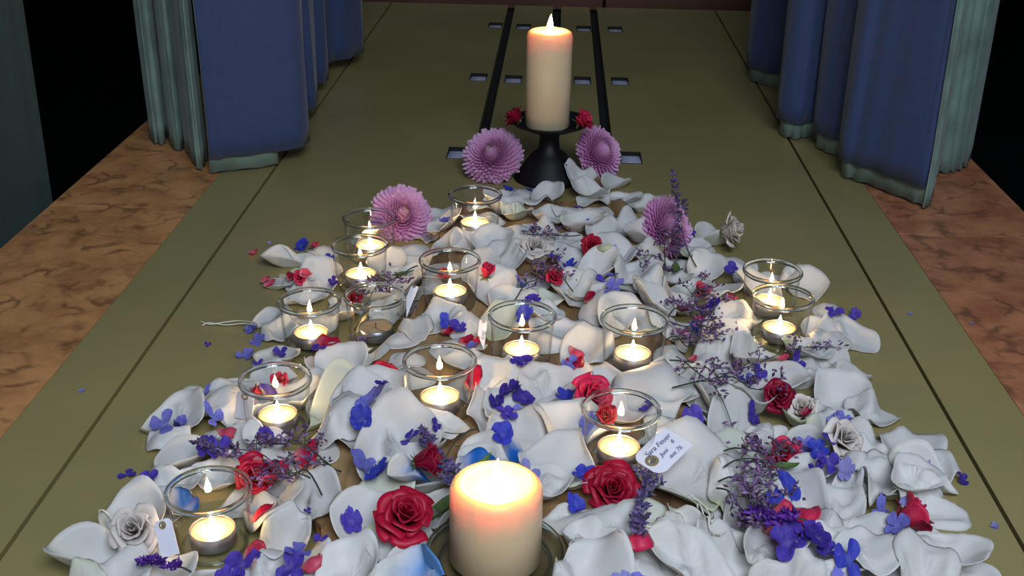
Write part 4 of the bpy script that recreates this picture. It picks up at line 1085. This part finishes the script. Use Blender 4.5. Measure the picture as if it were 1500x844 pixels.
sprig((280, 836), (205, 822), 'pur', 'dull purple spike under the half-hidden tag', head=.7, dens=9, size=.9)
leaf(665, 758, 48, 14, 40, 'green leaf by the saucer of the short candle')
leaf(655, 776, 44, 12, 50, 'second green leaf at the saucer, just behind the ragged rose')
leaf(1150, 680, 30, 12, 20, 'green leaf under the hot-pink rose in the sprig')
leaf(700, 690, 40, 9, 60, 'narrow green leaf behind the short candle')
leaf(990, 395, 36, 10, 80, 'green leaf at the foot of the rightmost chrysanthemum')
leaf(590, 400, 30, 10, 20, 'green leaf beside the arching statice')

# ---- paper tags and twine
def card(corners, label, text=None, hole=(0, .5), clip=.18):
    """corners: four (px, py, z) running round the card, the punched end first"""
    c = [Vector(P(a, b_, z)) for a, b_, z in corners]
    ctr = sum(c, Vector()) / 4
    ux = ((c[2] + c[3]) / 2 - (c[0] + c[1]) / 2); Lx = ux.length; ux.normalize()
    uy = ((c[0] + c[3]) / 2 - (c[1] + c[2]) / 2); uy -= ux * uy.dot(ux); Ly = uy.length; uy.normalize()
    uz = ux.cross(uy)
    t = empty('paper_tag'); mw = Matrix((ux, uy, uz)).transposed().to_4x4(); mw.translation = ctr; t.matrix_world = mw
    k = clip * Ly; hx, hy = Lx / 2, Ly / 2; hr = Ly * .11; hxc = -hx + Ly * .26
    outer = [(-hx, -hy + k), (-hx + k, -hy), (hx, -hy), (hx, hy), (-hx + k, hy), (-hx, hy - k)]
    ns = 24; V = []; Fc = []
    ring = []
    for i in range(ns):
        a = 2 * PI * i / ns; d = (math.cos(a), math.sin(a)); best = 1e9
        for q in range(6):
            (x1, y1), (x2, y2) = outer[q], outer[(q + 1) % 6]; x1 -= hxc; x2 -= hxc
            den = d[0] * (y2 - y1) - d[1] * (x2 - x1)
            if abs(den) < 1e-12: continue
            tt = (x1 * (y2 - y1) - y1 * (x2 - x1)) / den; ss = (x1 * d[1] - y1 * d[0]) / den
            if tt > 0 and -1e-6 <= ss <= 1 + 1e-6: best = min(best, tt)
        ring.append((hxc + d[0] * best, d[1] * best))
    corners_ = [(hx, -hy), (hx, hy)]
    for i in range(ns): a = 2 * PI * i / ns; V.append((hxc + hr * math.cos(a), hr * math.sin(a), 0))
    for cx_, cy_ in corners_:                                 # snap nearest ring points on the far corners
        j = min(range(ns), key=lambda q: (ring[q][0] - cx_) ** 2 + (ring[q][1] - cy_) ** 2); ring[j] = (cx_, cy_)
    V += [(x_, y_, .0006 * math.sin(x_ * 80)) for x_, y_ in ring]
    for i in range(ns): j = (i + 1) % ns; Fc.append((i, ns + i, ns + j, j))
    o = mesh_obj('card', V, Fc, M['card'], t, False); o.modifiers.new('s', 'SOLIDIFY').thickness = .0004
    V, Fc = lathe([(hr, -.0004), (hr * 1.7, -.0004), (hr * 1.7, .0005), (hr, .0005)], 20, True)
    o = mesh_obj('eyelet_ring', V, Fc, M['eyelet'], t, False); o.location = (hxc, 0, 0)
    if text:
        for (s, x_, y_, sz_, rot) in text:
            cu = bpy.data.curves.new('txt', 'FONT'); cu.body = s; cu.size = sz_; cu.shear = .35; cu.align_x = 'CENTER'
            ob = bpy.data.objects.new('txt', cu); COL.objects.link(ob); bpy.context.view_layer.update()
            me = bpy.data.meshes.new_from_object(ob.evaluated_get(bpy.context.evaluated_depsgraph_get())); bpy.data.objects.remove(ob)
            me.materials.clear(); me.materials.append(M['ink'])
            w_ = bpy.data.objects.new('handwriting', me); COL.objects.link(w_); w_.parent = t; w_.location = (x_, y_, .0012); w_.rotation_euler = (0, 0, rot)
    tag(t, label, 'tag'); return t
card([(934, 664, .058), (958, 704, .052), (1008, 662, .062), (980, 618, .072)], 'white paper tag with handwriting leaning on a glass',
     [('Sara Feuer', .002, .0045, .0075, 0), ('8.', .014, -.0020, .0060, 0), ('Juni', -.001, -.0045, .0062, 0), ('aus 76', .006, -.0115, .0062, 0)])
card([(243, 748, .050), (229, 775, .034), (239, 838, .006), (262, 792, .030)], 'half-hidden white paper tag against the frontmost glass')
card([(617, 411, .060), (598, 426, .052), (583, 470, .038), (596, 462, .040)], 'narrow-looking paper tag standing near the bud-side glass')
card([(713, 459, .062), (704, 478, .052), (694, 518, .034), (712, 508, .036)], 'paper tag with faint writing against the central glass', [('Sara', 0, 0, .006, 0)])
card([(366, 572, .045), (352, 578, .042), (338, 612, .012), (376, 616, .016)], 'small paper tag leaning at the foot of the pink-backed glass')
def twine(pts, label):
    w_ = [P(a, b_, z) for a, b_, z in pts]; s = spline(w_, 8)
    s = [np.array([q[0], q[1], max(q[2], hz(q[0], q[1], .003) + .001)]) for q in s]
    org = s[0]; o = mesh_obj('twine', *tube([q - org for q in s], .00075, 6), M['twine']); o.location = tuple(org)
    tag(o, label, 'string'); return o
twine([(294, 471, .002), (308, 475, .003), (330, 472, .004), (352, 470, .006), (378, 473, .016)], 'upper strand of loose white twine at the left petal edge')
twine([(296, 477, .002), (306, 473, .003), (330, 476, .003), (356, 474, .006), (380, 477, .016)], 'lower strand of loose white twine at the left petal edge')
twine([(105, 808, .002), (97, 796, .003), (104, 784, .004), (130, 773, .005), (165, 767, .012), (200, 765, .03), (228, 772, .036)], 'longer strand of cotton twine poking from the opened white rose')
twine([(97, 812, .002), (93, 798, .003), (101, 787, .004), (128, 776, .005), (164, 769, .010)], 'shorter strand of cotton twine beside the opened white rose')
twine([(950, 686, .046), (965, 705, .044), (1005, 735, .04), (1030, 752, .036), (1044, 785, .033), (1034, 794, .032), (1024, 770, .033), (1020, 752, .036)], 'looped twine hanging from the handwritten tag')
twine([(1034, 794, .033), (1040, 806, .03), (1060, 812, .02)], 'short twine end running from the loop to the petals')
twine([(930, 795, .05), (945, 806, .048), (950, 818, .04)], 'short twine across the round pink petal')

# ------------------------------------------------------------------ light of the place
w = bpy.data.worlds.new('world'); SC.world = w; w.use_nodes = True
bg = w.node_tree.nodes['Background']; bg.inputs['Color'].default_value = (.62, .78, 1, 1); bg.inputs['Strength'].default_value = .14
def area(name, loc, target, size, power, col):
    l = bpy.data.lights.new(name, 'AREA'); l.shape = 'RECTANGLE'; l.size = size[0]; l.size_y = size[1]; l.energy = power; l.color = col
    o = bpy.data.objects.new(name, l); COL.objects.link(o); o.location = loc
    o.rotation_euler = (Vector(target) - Vector(loc)).to_track_quat('-Z', 'Y').to_euler()
    return o
area('hall_window', (.35, -.45, 1.55), (0.05, .75, 0), (1.0, .8), 39, (.76, .86, 1))

# ------------------------------------------------------------------ labels of the strewn petals and florets: each by its look and by what lies next to it
def sizeword(r):
    s = r['size']
    return 'big' if s > .062 else ('small' if s < .042 else 'mid-sized')
def side(dx, dy):
    if abs(dy) > abs(dx): return 'before' if dy < 0 else 'behind'
    return 'left of' if dx < 0 else 'right of'
seen = {}
for r in RECS:
    ds = sorted(((math.hypot(r['x'] - x, r['y'] - y), s, x, y) for x, y, s in LM))
    r['ds'] = ds
    L1 = ds[0]; r['l1'] = L1[1]
    r['s'] = side(r['x'] - L1[2], r['y'] - L1[3])
    r['head'] = '%s %s %s' % (sizeword(r), r['shape'], r['noun'])
def setl(r, l): r['lab'] = l
for r in RECS: setl(r, '%s %s the %s' % (r['head'], r['s'], r['l1']))
def dups():
    g = {}
    for r in RECS: g.setdefault(r['lab'], []).append(r)
    return [v for v in g.values() if len(v) > 1]
for v in dups():
    for r in v:
        L1, L2 = r['ds'][0], r['ds'][1]
        setl(r, '%s %s %s, towards %s' % (r['head'], r['s'], L1[1], L2[1]))
for v in dups():
    v.sort(key=lambda r: r['ds'][0][0]); n_ = len(v)
    words = {2: ['nearer', 'farther'], 3: ['nearest', 'middle', 'farthest']}.get(n_, ['nearest', 'second', 'third', 'fourth', 'fifth', 'sixth', 'seventh', 'eighth'])
    for r, w_ in zip(v, words): setl(r, '%s of alike: %s' % (w_, r['lab']))
for r in RECS: tag(r['o'], r['lab'], r['cat'], r['group'])
print('PETALS', sum(1 for r in RECS if 'petal' in r['noun'] and 'rose' not in r['noun']), 'ALL', len(RECS), 'DUPS', len(dups()), 'MAXW', max(len(r['lab'].split()) for r in RECS))
